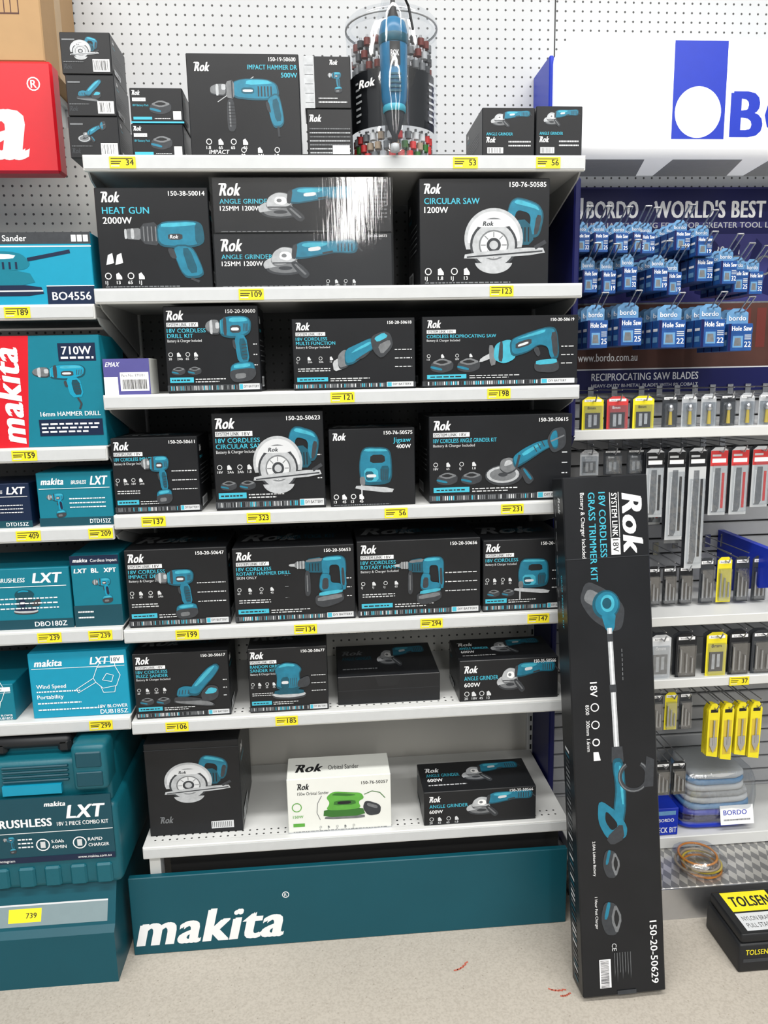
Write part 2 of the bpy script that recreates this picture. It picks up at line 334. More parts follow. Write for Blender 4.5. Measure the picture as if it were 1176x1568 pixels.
def t_recip(d):
    d.P([(-.02,.14),(.0,.20),(.20,.30),(.20,.22)],'lgrey')
    d.P([(.12,.10),(.10,.36),(.16,.36),(.20,.12)],'grey')
    d.P([(.16,.18),(.18,.38),(.40,.44),(.46,.20),(.30,.12)],'tealL');d.P([(.22,.16),(.24,.40),(.28,.41),(.28,.15)],'dk')
    d.P([(.38,.20),(.36,.42),(.56,.50),(.84,.58),(.96,.56),(1.0,.20),(.90,.14),(.86,.32),(.74,.36),(.60,.26)],'teal')
    d.P([(.44,.42),(.56,.47),(.82,.55),(.8,.50)],'tealL');d.P([(.88,.50),(.96,.52),(.98,.22),(.92,.2)],'dk');d.P([(.44,.30),(.44,.38),(.64,.44),(.64,.36)],'dk');d.P([(.47,.33),(.47,.36),(.6,.40),(.6,.37)],'print')
    d.P([(.66,.30),(.72,.34),(.76,.24),(.72,.2)],'dk')
    d.P([(.68,.02),(.68,.16),(.98,.18),(1.0,.04),(.9,.0)],'dk');d.P([(.70,.10),(.70,.16),(.96,.18),(.97,.12)],'tealL')
def t_multi(d):
    d.P([(.02,.06),(.0,.2),(.12,.26),(.18,.10)],'lgrey')
    d.P([(.10,.08),(.08,.28),(.20,.38),(.30,.32),(.26,.12)],'grey')
    d.P([(.20,.14),(.20,.36),(.40,.44),(.66,.54),(.72,.40),(.50,.26),(.34,.16)],'teal')
    d.P([(.28,.30),(.40,.38),(.62,.48),(.64,.44)],'tealL');d.P([(.34,.2),(.5,.29),(.62,.35),(.6,.31),(.5,.24)],'dk')
    d.P([(.62,.54),(.66,.34),(.80,.22),(1.0,.40),(.96,.58),(.84,.62)],'dk');d.P([(.68,.52),(.74,.46),(.92,.54),(.84,.60)],'tealL');d.P([(.74,.42),(.8,.28),(.96,.42),(.94,.5)],'grey')
def t_rotary(d):
    d.P([(.0,.78),(.0,.82),(.14,.83),(.14,.77)],'lgrey');d.P([(.10,.74),(.10,.86),(.30,.88),(.30,.72)],'grey')
    for k in range(3): d.L([(.15+k*.05,.73),(.15+k*.05,.87)],.014,'lgrey')
    d.P([(.28,.66),(.28,.90),(.60,.94),(.62,.64)],'tealD');d.P([(.30,.84),(.30,.89),(.6,.92),(.6,.86)],'grey')
    for k in range(4): d.L([(.36+k*.05,.68),(.36+k*.05,.82)],.014,'black2')
    d.P([(.56,.60),(.56,.94),(.92,.96),(1.0,.88),(1.0,.60),(.90,.58),(.88,.78),(.70,.78),(.70,.56)],'teal')
    d.P([(.60,.86),(.60,.92),(.90,.93),(.92,.88)],'tealL')
    d.P([(.88,.80),(.98,.80),(1.0,.32),(.90,.30)],'teal');d.P([(.91,.72),(.96,.72),(.97,.4),(.92,.38)],'dk')
    d.P([(.50,.26),(.54,.64),(.72,.62),(.72,.44),(.92,.42),(.94,.28)],'teal');d.P([(.56,.32),(.58,.54),(.68,.54),(.68,.34)],'dk')
    d.P([(.44,.04),(.44,.24),(.92,.30),(.96,.10),(.6,-.02)],'dk');d.P([(.48,.10),(.48,.18),(.9,.24),(.92,.16)],'grey');d.P([(.50,.20),(.52,.28),(.93,.32),(.92,.26)],'tealL')
    d.P([(.27,.68),(.36,.70),(.37,.28),(.32,.20),(.26,.24)],'dk');d.L([(.31,.6),(.31,.3)],.02,'grey')
def t_buzz(d):
    d.P([(.0,.10),(.02,.20),(.70,.12),(.84,.04),(.80,-.02)],'grey');d.P([(.0,.14),(.04,.26),(.44,.22),(.70,.14)],'dk')
    d.P([(.06,.24),(.10,.44),(.24,.50),(.44,.46),(.46,.34),(.34,.24)],'teal')
    d.P([(.28,.28),(.42,.54),(.70,.88),(.90,1.0),(.98,.90),(.86,.70),(.62,.42),(.50,.24)],'teal');d.P([(.42,.48),(.70,.84),(.88,.95),(.82,.84),(.5,.48)],'tealL')
    for k in range(4): d.L([(.12+k*.06,.30),(.14+k*.06,.40)],.014,'dk')
    d.P([(.58,.12),(.56,.32),(.72,.50),(.92,.46),(.92,.22),(.8,.12)],'dk');d.P([(.62,.28),(.74,.44),(.9,.40),(.86,.3)],'tealL')
def t_orb(d,c=('teal','tealL','tealD')):
    d.E(.45,.10,.42,.09,'dk');d.E(.45,.14,.42,.08,'lgrey');d.P([(.06,.14),(.10,.26),(.80,.26),(.84,.14)],c[2])
    d.P([(.12,.24),(.16,.60),(.10,.72),(.16,.86),(.38,.94),(.66,.90),(.80,.76),(.72,.62),(.78,.24)],c[0])
    d.P([(.20,.80),(.24,.86),(.40,.91),(.62,.87),(.6,.82),(.4,.84)],c[1]);d.P([(.24,.30),(.26,.56),(.46,.58),(.46,.28)],c[2]);d.P([(.27,.40),(.27,.47),(.44,.47),(.44,.40)],'print')
    for k in range(4): d.L([(.5+k*.05,.32),(.5+k*.05,.54)],.014,'dk')
    d.P([(.66,.30),(.68,.48),(.96,.60),(1.0,.40),(.9,.3)],'dk')
def t_orbgreen(d):
    d.P([(.02,.10),(.04,.16),(.80,.16),(.80,.08)],'grey');d.P([(.0,.14),(.02,.32),(.76,.32),(.82,.14)],'greenD')
    d.P([(.04,.28),(.14,.44),(.06,.56),(.20,.68),(.52,.64),(.74,.62),(.80,.50),(.68,.44),(.74,.28)],'green');d.P([(.16,.60),(.26,.65),(.5,.61),(.66,.58),(.5,.56),(.3,.58)],'greenD')
    d.P([(.20,.38),(.22,.48),(.62,.48),(.64,.38)],'greenD');d.P([(.28,.40),(.28,.46),(.54,.46),(.54,.40)],'black2')
    d.P([(.76,.30),(.82,.46),(1.12,.34),(1.1,.14),(.86,.12)],'dk');d.P([(.84,.34),(.86,.40),(1.06,.32),(1.04,.26)],'grey')
    d.L([(.8,.58),(.95,.64),(1.1,.60),(1.2,.48)],.015,'greenD');d.L([(-.02,.6),(-.1,.45),(-.12,.25),(-.06,.1)],.012,'grey')
def t_batt(d):
    d.P([(.0,.10),(.04,.42),(.50,.62),(1.0,.44),(.96,.12),(.5,-.02)],'dk');d.P([(.04,.42),(.5,.62),(1.0,.44),(.52,.28)],'grey')
    d.P([(.0,.2),(.03,.3),(.51,.18),(.5,.08)],'teal');d.P([(.2,.44),(.5,.54),(.8,.44),(.5,.36)],'black2')
YM={t_drill:.86,t_hammer:.95,t_grinder:.68,t_grinderB:.84,t_circ:.94,t_jig:.98,t_heat:.96,t_recip:.58,t_multi:.62,t_rotary:.96,t_buzz:1.0,t_orb:.94,t_orbgreen:.68}
def icons(A,fx,fy,n,fr,gap=.085,mt='print'):
    r=fr*A.h
    for i in range(n):
        x=fx*A.w+i*gap*A.w
        if i%2==0: A.ring(x+r,fy*A.h,r,r*.25,mt)
        else: A.P([(x,fy*A.h-r),(x+1.7*r,fy*A.h-r),(x+1.7*r,fy*A.h-r*.3),(x+.8*r,fy*A.h+r),(x,fy*A.h+r*.6)],mt)
        A.text(random.choice(['18V','65','45','2Ah','20','13','1.8','1J']),x,fy*A.h-2.4*r,r*1.0,mt,None,1)
def micro(A,fx0,fx1,fy,fh,mt='print',dens=1.0):
    x=fx0
    while x<fx1:
        L=random.uniform(.012,.04)*dens;A.rect(x,fy,min(x+L,fx1),fy+fh,mt);x+=L+.008
def a_sys(tool,title,code,bb,flip=False,sub=True,kit=True,badge=True):
    def f(A):
        r=A.w/A.h
        A.logo(.035,.845,.105)
        lw=min(.33,.42/r);A.rect(.03,.765,.03+lw,.815,'print');A.t('SYSTEM LINK',.037,.773,.034,'black2',lw*.62,True);A.rect(.03+lw*.69,.765,.03+lw,.815,'white');A.t('18V',.03+lw*.72,.771,.038,'black2',lw*.25,True)
        y=.70
        for l in title: A.t(l,.03,y,.046,'cyan',.44,True);y-=.060
        if sub: A.t('Battery & Charger Included',.03,y+.012,.03,'print',.36)
        else: A.t('SKIN ONLY',.03,y+.01,.035,'print',.2)
        A.t(code,.97,.915,.042,'white',.32,True,0,'R')
        icons(A,.03,.45,4,.026,.09)
        if kit:
            for k in(0,1): t_batt(A.sub(.05+k*.17,.21,.15))
        else: micro(A,.04,.3,.30,.012);micro(A,.04,.3,.27,.012)
        A.rect(.03,.125,.28,.185,'cyan');micro(A,.05,.25,.145,.016,'black2')
        micro(A,.30,.62,.155,.012);micro(A,.30,.55,.125,.012)
        for k in range(3): micro(A,min(.93,bb[2]+.01),.97,.55-.12*k,.012)
        for k in range(3): micro(A,max(.42,bb[0]-.10),bb[0]-.01,.62-.15*k,.010,'grey')
        A.rect(0,.025,1,.095,'dk')
        x=.02
        while x<(.74 if badge else .97): A.rect(x,.035,x+.008,.085,random.choice(['print','cyan','grey','black2','grey']));x+=.0145
        if badge: A.rect(.76,.03,.98,.10,'print');A.rect(.765,.035,.80,.095,'cyan');A.t('DIY BATTERY',.81,.052,.03,'black2',.16,True)
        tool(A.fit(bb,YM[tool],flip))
    return f
def a_plain(tool,title,code,bb,flip=False,logo=(.03,.84,.11),th=.06,ic=4):
    def f(A):
        A.logo(*logo)
        y=logo[1]-th*1.75
        for i,l in enumerate(title): A.t(l,logo[0],y,th,'cyan' if i==0 else 'white',.42,True);y-=th*1.5
        A.t(code,.97,.92,.045,'white',.34,True,0,'R')
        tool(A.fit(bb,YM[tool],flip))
        icons(A,.04,.13,ic,.034,.10,'white')
        micro(A,.04,.7,.015,.012,'grey')
    return f
def a_side(A):
    A.logo(.12,.80,.08)
    A.t('TOOL KIT',.12,.70,.035,'cyan',.5,True)
    for k in range(5): micro(A,.12,.8,.6-.06*k,.012,'grey')
    A.rect(.1,.06,.5,.18,'print')
    for k in range(12): A.rect(.12+k*.03,.08,.12+k*.03+random.uniform(.006,.02),.16,'black2')
    A.rect(.0,.025,1,.03,'dk')
def a_top(A):
    A.logo(.05,.35,.35,'grey');A.t('POWER TOOL KIT',.35,.4,.2,'tealD',.5,True)
def carton(name,X0,X1,Z0,Z1,y0,d,art=None,mt='black',side='auto',top=True,extra=None,rotz=0):
    mb=MB();w=X1-X0;h=Z1-Z0
    e=.0008
    mb.box(X0+e,X1-e,y0,y0+d,Z0,Z1,mt,.0016)
    A=Art(mb,(X0,y0,Z0),(1,0,0),(0,0,1),w,h)
    if art: art(A)
    if side:
        s=a_side if side=='auto' else side
        if X1<.6: s(Art(mb,(X1-e,y0,Z0),(0,1,0),(0,0,1),d,h))
        else: s(Art(mb,(X0+e,y0+d,Z0),(0,-1,0),(0,0,1),d,h))
    if top and Z1<1.6: (a_top if top is True else top)(Art(mb,(X0,y0,Z1),(1,0,0),(0,1,0),w,d))
    if extra: extra(mb)
    return mb.obj(name,rotz=rotz)
G=.0012
# ---------------------------------------------------------------- room
mb=MB();mb.box(-3,4.5,-13,.55,-.06,0,'concrete');floor=mb.obj('floor')
mb=MB();mb.box(-3,4.5,.45,.55,0,4.2,'pegboard');
mb.box(-3,4.5,.4485,.45,2.235,2.238,'slotdark');mb.box(1.25,1.253,.4485,.45,2.0,4.2,'slotdark');wall=mb.obj('wall_back')
mb=MB();mb.box(-3,4.5,-13,.55,4.2,4.26,'white');mb.obj('ceiling')
mb=MB()
for (x,y,a,l) in((.84,-.150,.15,.05),(1.075,-.235,-.6,.045),(1.10,-.262,-.2,.03)):
    for i in range(5):
        t=i/5*l;c,s=math.cos(a+i*.1),math.sin(a+i*.1)
        mb.add([(x+t*c,y+t*s,.0006),(x+(t+l/4)*c,y+(t+l/4)*s,.0006),(x+(t+l/4)*c-s*.004,y+(t+l/4)*s+c*.005,.0006),(x+t*c-s*.004,y+t*s+c*.005,.0006)],[(0,1,2,3)],'mark')
mb.obj('floor_scuff_marks')
# ---------------------------------------------------------------- price tag helper
def tag(mb,X,z,txt,y=0,w=.060,h=.026):
    mb.box(X-w/2,X+w/2,y-.0035,y-.002,z-h/2,z+h/2,'yellow')
    A=Art(mb,(X-w/2,y-.0035,z-h/2),(1,0,0),(0,0,1),w,h)
    A.t(txt,.93,.26,.5,'black2',.42,True,0,'R');A.rect(.06,.55,.45,.62,'black2');A.rect(.06,.38,.4,.45,'black2');A.rect(.06,.8,.9,.86,'black2');A.rect(.06,.15,.38,.24,'print')
def shelf(mb,X0,X1,z,y0,y1,tags,lh=.036,holes=False):
    zt=z+lh/2
    mb.box(X0,X1,y0+.001,y1,zt-.004,zt,'shelfwhite',.001)
    mb.box(X0,X1,y0,y0+.012,zt-lh,zt-.0005,'shelfwhite',.002)
    mb.box(X0+.003,X1-.003,y0-.002,y0,zt-lh+.005,zt-.006,'ticket')
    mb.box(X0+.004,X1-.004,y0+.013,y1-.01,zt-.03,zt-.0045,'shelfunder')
    if holes:
        mb.add([(X0+.02,y0+.02,zt+.0004),(X1-.02,y0+.02,zt+.0004),(X1-.02,y0+.06,zt+.0004),(X0+.02,y0+.06,zt+.0004)],[(0,1,2,3)],'perf')
    for X,t in tags: tag(mb,X,z,t,y0)
    for X in(X0+.001,X1-.005):
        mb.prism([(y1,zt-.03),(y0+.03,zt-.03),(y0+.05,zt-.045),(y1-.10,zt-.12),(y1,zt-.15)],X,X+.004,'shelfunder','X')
ZS=[2.098,1.798,1.5455,1.245,.941,.685,.315]
T=[z+.018 for z in ZS]
tags=[[(.0925,'34'),(.901,'53'),(1.105,'56')],[(.374,'109'),(.992,'123')],[(.588,'121'),(.987,'198')],[(.10,'137'),(.364,'323'),(.718,'56'),(1.025,'231')],
[(.164,'199'),(.472,'134'),(.808,'294'),(1.10,'147')],[(.12,'106'),(.411,'185')],[]]
mb=MB()
for i in range(7): shelf(mb,.001,1.199,ZS[i],0,.415,tags[i],holes=(i>=5))
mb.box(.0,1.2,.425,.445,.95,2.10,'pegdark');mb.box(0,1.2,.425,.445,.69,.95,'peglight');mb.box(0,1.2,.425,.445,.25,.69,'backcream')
for X in(-.012,1.188):
    mb.box(X,X+.024,.405,.445,0,2.2,'shelfwhite',.002)
    for k in range(60): mb.box(X+.009,X+.015,.4042,.405,.1+k*.034,.118+k*.034,'slotdark')
mb.box(.012,.042,.02,.06,0,.297,'shelfwhite')
mb.box(.06,1.19,.06,.07,.0,.295,'slotdark')  # near-black panel added so the gap above the plinth looks shaded
mb.obj('shelving_unit')
# plinth
mb=MB();mb.box(-.046,1.199,.0,.018,.0,.2407,'plinth',.002)
A=Art(mb,(0,0,0),(1,0,0),(0,0,1),1.2,.24)
A.text('makita',-.038,.030,.100,'white',None,2,.24,'L',.41)
A.ring(.385,.158,.010,.0022,'white');A.text('R',.381,.1525,.010,'white')
mb.obj('plinth_panel')
# ---------------------------------------------------------------- left bay
mb=MB()
LS=[(1.763,[(-.18,'189')]),(1.421,[(-.199,'159')]),(1.219,[(-.21,'409'),(-.033,'209')]),(.95,[(-.185,'239'),(-.057,'239')]),(.701,[(-.077,'299')])]
for z,tg in LS: shelf(mb,-1.19,-.001,z,0,.40,tg)
LT=[z+.018 for z,_ in LS]
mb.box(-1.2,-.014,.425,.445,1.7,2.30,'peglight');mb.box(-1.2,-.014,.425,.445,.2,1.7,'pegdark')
mb.box(-1.21,-1.186,.405,.445,0,2.3,'shelfwhite')
mb.obj('left_shelving_unit')
mb=MB()
mb.prism([(-.09,0),(-.09,.15),(-.075,.165),(-.03,.262),(.40,.262),(.40,0)],-1.19,-.066,'plinth','X')
Vd=V3((0,.045,.097)).normalized()
A=Art(mb,(-1.19,-.075,.165),(1,0,0),Vd,1.12,.105)
A.rect(.0,.08,.985,.60,'strip');A.rect(0,.56,.985,.60,'print');A.P([(.845,.018),(.93,.018),(.93,.052),(.845,.052)],'yellow');A.text('739',.89,.028,.013,'black2',None,True)
mb.obj('display_plinth')
# ---------------------------------------------------------------- boxes row 1
def a_small(tool,flip=False,bb=(.2,.35,.75,.9)):
    def f(A):
        A.logo(.05,.12,.12,'dk')
        tool(A.fit(bb,YM[tool],flip))
        A.rect(.62,.06,.95,.36,'white')
        for k in range(12): A.rect(.64+k*.024,.09,.64+k*.024+random.uniform(.004,.016),.33,'black2')
        A.rect(.05,.8,.3,.84,'grey');micro(A,.05,.45,.28,.02,'grey')
    return f
D=.135
carton('clamp_box',-.034,.083,T[0],2.207,.03,D,a_small(t_grinderB))
carton('clamp_box',-.031,.081,2.207+G,2.297,.03,D,a_small(t_buzz))
carton('clamp_box',-.036,.079,2.297+G,2.387,.03,D,a_small(t_circ))
def a_batt(A):
    A.logo(.05,.80,.13);A.rect(.05,.62,.30,.72,'white');A.t('SYSTEM LINK 18V',.06,.64,.05,'black2',.22)
    t_batt(A.sub(.36,.25,.42));A.rect(.05,.1,.4,.18,'cyan');A.rect(.8,.1,.95,.34,'white');micro(A,.45,.75,.12,.02)
    A.t('18V Battery Pack',.05,.48,.06,'cyan',.3);A.rect(0,0,1,.05,'cyan')
carton('battery_box',.110,.232,T[0],2.192,.03,.12,a_batt)
carton('battery_box',.112,.235,2.192+G,2.270,.03,.12,a_batt)
def a_imp(A):
    A.logo(.07,.83,.085);A.t('IMPACT HAMMER DR',.98,.85,.045,'cyan',.44,True,0,'R');A.t('150-19-50600',.97,.93,.038,'white',.24,True,0,'R');A.t('500W',.98,.775,.045,'cyan',.2,True,0,'R')
    t_hammer(A.fit((.20,.20,.83,.78),.95));icons(A,.14,.15,4,.030,.11,'white');A.t('IMPACT',.16,.03,.04,'white',.2,True,.2);icons(A,.45,.07,3,.028,.15,'white')
carton('hammer_drill_box',.248,.510,T[0],2.342,.02,.10,a_imp)
def a_sm(A):
    A.rect(0,0,.22,1,'lgrey');
    for k in range(5): A.rect(.02,.1+k*.18,.2,.11+k*.18,'black2')
    A.logo(.55,.84,.09);t_drill(A.fit((.50,.3,.80,.7),.86));micro(A,.3,.9,.1,.03);micro(A,.3,.7,.18,.02)
carton('accessory_box',.520,.632,2.227+G,2.342,.03,.12,a_sm)
def a_sm2(A):
    A.logo(.06,.74,.14);
    for k in range(7): micro(A,.06,.94,.1+.08*k,.025,random.choice(['grey','lgrey']))
    A.rect(.55,.08,.92,.26,'white')
carton('accessory_box',.523,.633,T[0],2.227,.03,.12,a_sm2)
def a_gr(A):
    t_grinder(A.fit((.22,.55,.90,.94),.68));A.logo(.08,.30,.11);micro(A,.5,.92,.30,.03);micro(A,.5,.92,.22,.03)
    A.t('ANGLE GRINDER',.08,.44,.06,'cyan',.5,True)
    A.rect(.05,.05,.95,.055,'dk');A.rect(.1,.08,.4,.2,'white');
    for k in range(9): A.rect(.11+k*.03,.09,.12+k*.03,.19,'black2')
carton('angle_grinder_box',.946,1.077,T[0],2.229,.02,.21,a_gr)
carton('angle_grinder_box',1.079,1.196,T[0],2.233,.02,.13,a_gr)
# tub
mb=MB();cx,cy,z0=.740,.135,T[0];R=.113
mb.lathe((cx,cy,z0),[(.0,.002),(R-.004,.002),(R,.01),(R,.305),(R-.004,.315),(R-.012,.33)],'clear',40)
mb.lathe((cx,cy,z0),[(R-.002,.312),(R+.002,.312),(R+.002,.335),(R-.006,.343),(0,.343)],'clear',40)
mb.lathe((cx,cy,z0),[(R-.0015,.322),(R+.0025,.322),(R+.0025,.326),(R-.0015,.326)],'lgrey',40)
n=24;vs=[];
for i in range(n+1):
    a=math.radians(190+150*i/n);
    for z in(.075,.205): vs.append((cx+(R-.006)*math.cos(a),cy+(R-.006)*math.sin(a),z0+z))
mb.add(vs,[(2*i,2*i+2,2*i+3,2*i+1) for i in range(n)],'black',True)
mb.cyl((cx,cy,z0+.004),(cx,cy,z0+.31),.02,.02,'lgrey')
for lay,(zb,k,rr) in enumerate(((.006,26,.092),(.028,26,.092),(.050,26,.092),(.212,24,.092),(.240,24,.092),(.266,24,.092),(.212,14,.062),(.266,14,.062),(.03,16,.062))):
    for i in range(k):
        a=2*math.pi*(i+.4*lay)/k;c=random.choice(['darkred','grey','lgrey','grey','darkred','dk'] if zb>.1 else ['redL','greenD','lgrey','grey','print','tan'])
        x=cx+rr*math.cos(a);y=cy+rr*math.sin(a);mb.cyl((x,y,z0+zb),(x,y,z0+zb+.016),.0085,.0085,c,10);mb.cyl((x,y,z0+zb+.016),(x,y,z0+zb+.024),.003,.003,'lgrey',6)
for a in (-150,-40,-28):
    ar=math.radians(a);px_,py_=cx+(R-.004)*math.cos(ar),cy+(R-.004)*math.sin(ar)
    A=Art(mb,(px_,py_,z0+.08),(-math.sin(ar),math.cos(ar),0),(0,0,1),.03,.12)
    for k in range(7): A.rect(0,.1+k*.12,random.uniform(.4,.9),.14+k*.12,'print')
A=Art(mb,(cx-.088,cy-.075,z0+.165),(.80,-.6,0),(0,0,1),.05,.03);A.k=30;A.t('Rok',0,0,.6,'white',.9,2,.2)
tc_=(cx-.010,cy-R-.036,z0)
mb.lathe(tc_,[(0,.025),(.006,.025),(.008,.04),(.016,.055),(.022,.08),(.024,.10)],'dk',20)
mb.lathe(tc_,[(.024,.10),(.029,.115),(.031,.15),(.032,.215),(.033,.26),(.028,.28),(.015,.29)],'toolblue',28)
mb.lathe(tc_,[(.0245,.088),(.027,.09),(.027,.1),(.0245,.104)],'tealL',24)
mb.lathe(tc_,[(.033,.232),(.0345,.234),(.0345,.25),(.0337,.252)],'tealD',24)
mb.lathe(tc_,[(.015,.29),(.009,.305),(.006,.32),(.004,.34)],'black2',12)
mb.tube([(tc_[0],tc_[1],z0+.335),(tc_[0]+.02,tc_[1],z0+.35),(tc_[0]+.04,tc_[1]+.03,z0+.33),(tc_[0]+.05,tc_[1]+.03,z0+.28)],.003,'black2')
for k in range(5): mb.box(tc_[0]-.014,tc_[0]+.014,tc_[1]-.033,tc_[1]-.030,z0+.125+k*.009,z0+.129+k*.009,'tealD')
A=Art(mb,(tc_[0]-.012,tc_[1]-.0325,z0+.18),(1,0,0),(0,0,1),.024,.05);A.k=60;A.rect(0,0,1,1,'black2');A.t('ROK',.1,.4,.25,'white',.8,True)
mb.lathe(tc_,[(.004,.003),(.006,.0),(.033,.0),(.036,.02),(.036,.29),(.024,.335),(.012,.35)],'clear',28)
mb.lathe(tc_,[(0,.0),(.012,.004),(.010,.02),(0,.024)],'lgrey',16)
mb.obj('rotary_tool_accessory_tub')
# ---------------------------------------------------------------- row 2
def a_heat(A):
    a_plain(t_heat,['HEAT GUN','2000W'],'150-38-50014',(.24,.10,.95,.68),logo=(.06,.86,.10),th=.065)(A)
    for x in(.06,.14): A.P([(x*A.w,.24*A.h),((x+.07)*A.w,.26*A.h),((x+.06)*A.w,.36*A.h),((x+.02)*A.w,.34*A.h)],'print')
carton('heat_gun_box',.016,.282,T[1],2.047,.015,.12,a_heat)
ag=lambda bb:a_plain(t_grinder,['ANGLE GRINDER','125MM 1200W'],'150-35-50573',bb,logo=(.04,.68,.22),th=.085,ic=0)
def agx(A): ag((.31,.05,.80,.88))(A);icons(A,.62,.10,4,.035,.05,'print')
carton('angle_grinder_box',.288,.722,T[1],1.9415,.015,.13,agx)
def filmx(mb):
    mb.add([(.287,.0105,1.817),(.7245,.0105,1.817),(.7245,.0105,2.069),(.287,.0105,2.069)],[(0,1,2,3)],'shrink')
def a_ag2(A):
    ag((.29,.10,.78,.85))(A)
    for k in range(9): micro(A,.80,.97,.82-k*.07,.03,'grey')
carton('angle_grinder_box',.291,.723,1.9415+.002,2.069,.015,.13,a_ag2,extra=filmx)
carton('circular_saw_box',.789,1.116,T[1],2.067,.015,.24,a_plain(t_circ,['CIRCULAR SAW','1200W'],'150-76-50585',(.35,.12,.96,.83),logo=(.04,.86,.09),th=.055))
# ---------------------------------------------------------------- row 3
def a_emax(A):
    A.rect(0,0,1,1,'purple');A.t('EMAX',.04,.78,.13,'white',.3,True,.3);A.rect(.35,.1,.97,.62,'white');A.t('Part No: ETU01',.38,.5,.07,'navy',.5);
    for k in range(22): A.rect(.4+k*.024,.15,.41+k*.024+random.uniform(0,.008),.42,'black2')
    A.rect(.0,.0,.3,.5,'white')
carton('airtool_box',.004,.115,T[2],1.651,.012,.10,a_emax,mt='cream',side=None,top=False)
carton('drill_kit_box',.156,.387,T[2],1.774,.015,.17,a_sys(t_drill,['18V CORDLESS','DRILL KIT'],'150-20-50600',(.43,.13,.94,.88)))
carton('multi_tool_box',.467,.776,T[2],1.739,.015,.20,a_sys(t_multi,['18V CORDLESS','MULTI FUNCTION'],'150-20-50618',(.32,.20,.82,.82),kit=False))
carton('reciprocating_saw_box',.793,1.197,T[2],1.740,.015,.16,a_sys(t_recip,['CORDLESS RECIPROCATING SAW'],'150-20-50619',(.37,.18,.88,.84)))
# ---------------------------------------------------------------- row 4
carton('impact_driver_box',.004,.219,T[3],1.456,.015,.2,a_sys(t_drill,['18V CORDLESS IMPACT'],'150-20-50611',(.33,.13,.67,.76),kit=False))
carton('circular_saw_kit_box',.256,.538,T[3],1.512,.015,.24,a_sys(t_circ,['18V CORDLESS','CIRCULAR SAW'],'150-20-50623',(.36,.18,.96,.86)))
def a_jig(A): a_plain(t_jig,['',''],'150-76-50575',(.26,.12,.76,.77),logo=(.05,.86,.09))(A);A.t('Jigsaw',.95,.82,.06,'cyan',.3,True,0,'R');A.t('400W',.95,.74,.05,'white',.3,True,0,'R')
carton('jigsaw_box',.549,.772,T[3],1.464,.015,.2,a_jig)
carton('angle_grinder_kit_box',.808,1.187,T[3],1.490,.015,.22,a_sys(t_grinderB,['18V CORDLESS ANGLE GRINDER KIT'],'150-20-50615',(.41,.16,.96,.85)))
# ---------------------------------------------------------------- row 5
carton('impact_drill_kit_box',.014,.276,T[4],1.168,.015,.22,a_sys(t_drill,['18V CORDLESS','IMPACT DRILL KIT'],'150-20-50647',(.28,.11,.68,.74),kit=False))
carton('rotary_hammer_box',.288,.607,T[4],1.162,.015,.24,a_sys(t_rotary,['18V CORDLESS','ROTARY HAMMER DRILL'],'150-20-50653',(.46,.18,.93,.87),kit=False,sub=False))
carton('rotary_hammer_kit_box',.613,.945,T[4],1.168,.015,.24,a_sys(t_rotary,['18V CORDLESS','ROTARY HAMMER'],'150-20-50656',(.30,.15,.70,.78),kit=False))
carton('jigsaw_kit_box',.951,1.185,T[4],1.158,.015,.24,a_sys(t_jig,['18V CORDLESS'],'150-20-50650',(.33,.20,.80,.74)))
# ---------------------------------------------------------------- row 6
carton('detail_sander_box',.012,.263,T[5],.887,.015,.16,a_sys(t_buzz,['18V CORDLESS','BUZZ SANDER'],'150-20-50617',(.40,.16,.92,.82)))
carton('orbital_sander_box',.313,.526,T[5],.886,.015,.18,a_sys(t_orb,['RANDOM ORBITAL','SANDER KIT'],'150-20-50677',(.28,.19,.78,.78),kit=False))
def a_liddown(A):
    A.logo(.06,.66,.14);A.t('ANGLE GRINDER',.06,.5,.10,'cyan',.3,True);A.t('600W',.06,.34,.10,'white',.14,True);t_grinder(A.fit((.42,.15,.92,.9),.68));micro(A,.06,.4,.2,.03)
def a_lidart(A):
    A.logo(.06,.66,.14,'grey');A.t('ANGLE GRINDER',.06,.5,.10,'tealD',.3,True);t_grinder(A.fit((.45,.15,.92,.9),.68));micro(A,.06,.4,.2,.03,'grey')
def a_dull(A): A.rect(.0,.5,1,.51,'dk');A.P([(.36*A.w,.97*A.h),(.40*A.w,.62*A.h),(.58*A.w,.62*A.h),(.62*A.w,.97*A.h)],'black2');A.rect(.02,.03,.98,.04,'dk')
carton('angle_grinder_box',.551,.836,T[5],.785,.035,.24,a_dull,side=None,top=a_lidart)
def a_g600(A):
    A.logo(.05,.70,.17);A.t('ANGLE GRINDER',.05,.52,.10,'cyan',.34,True);A.t('600W',.05,.36,.10,'white',.16,True);icons(A,.05,.19,4,.06,.075,'print')
    t_grinder(A.fit((.42,.06,.96,.92),.68));A.t('150-35-50566',.97,.88,.08,'white',.22,True,0,'R')
carton('angle_grinder_box',.886,1.165,T[5],.822,.015,.17,a_g600,top=a_liddown)
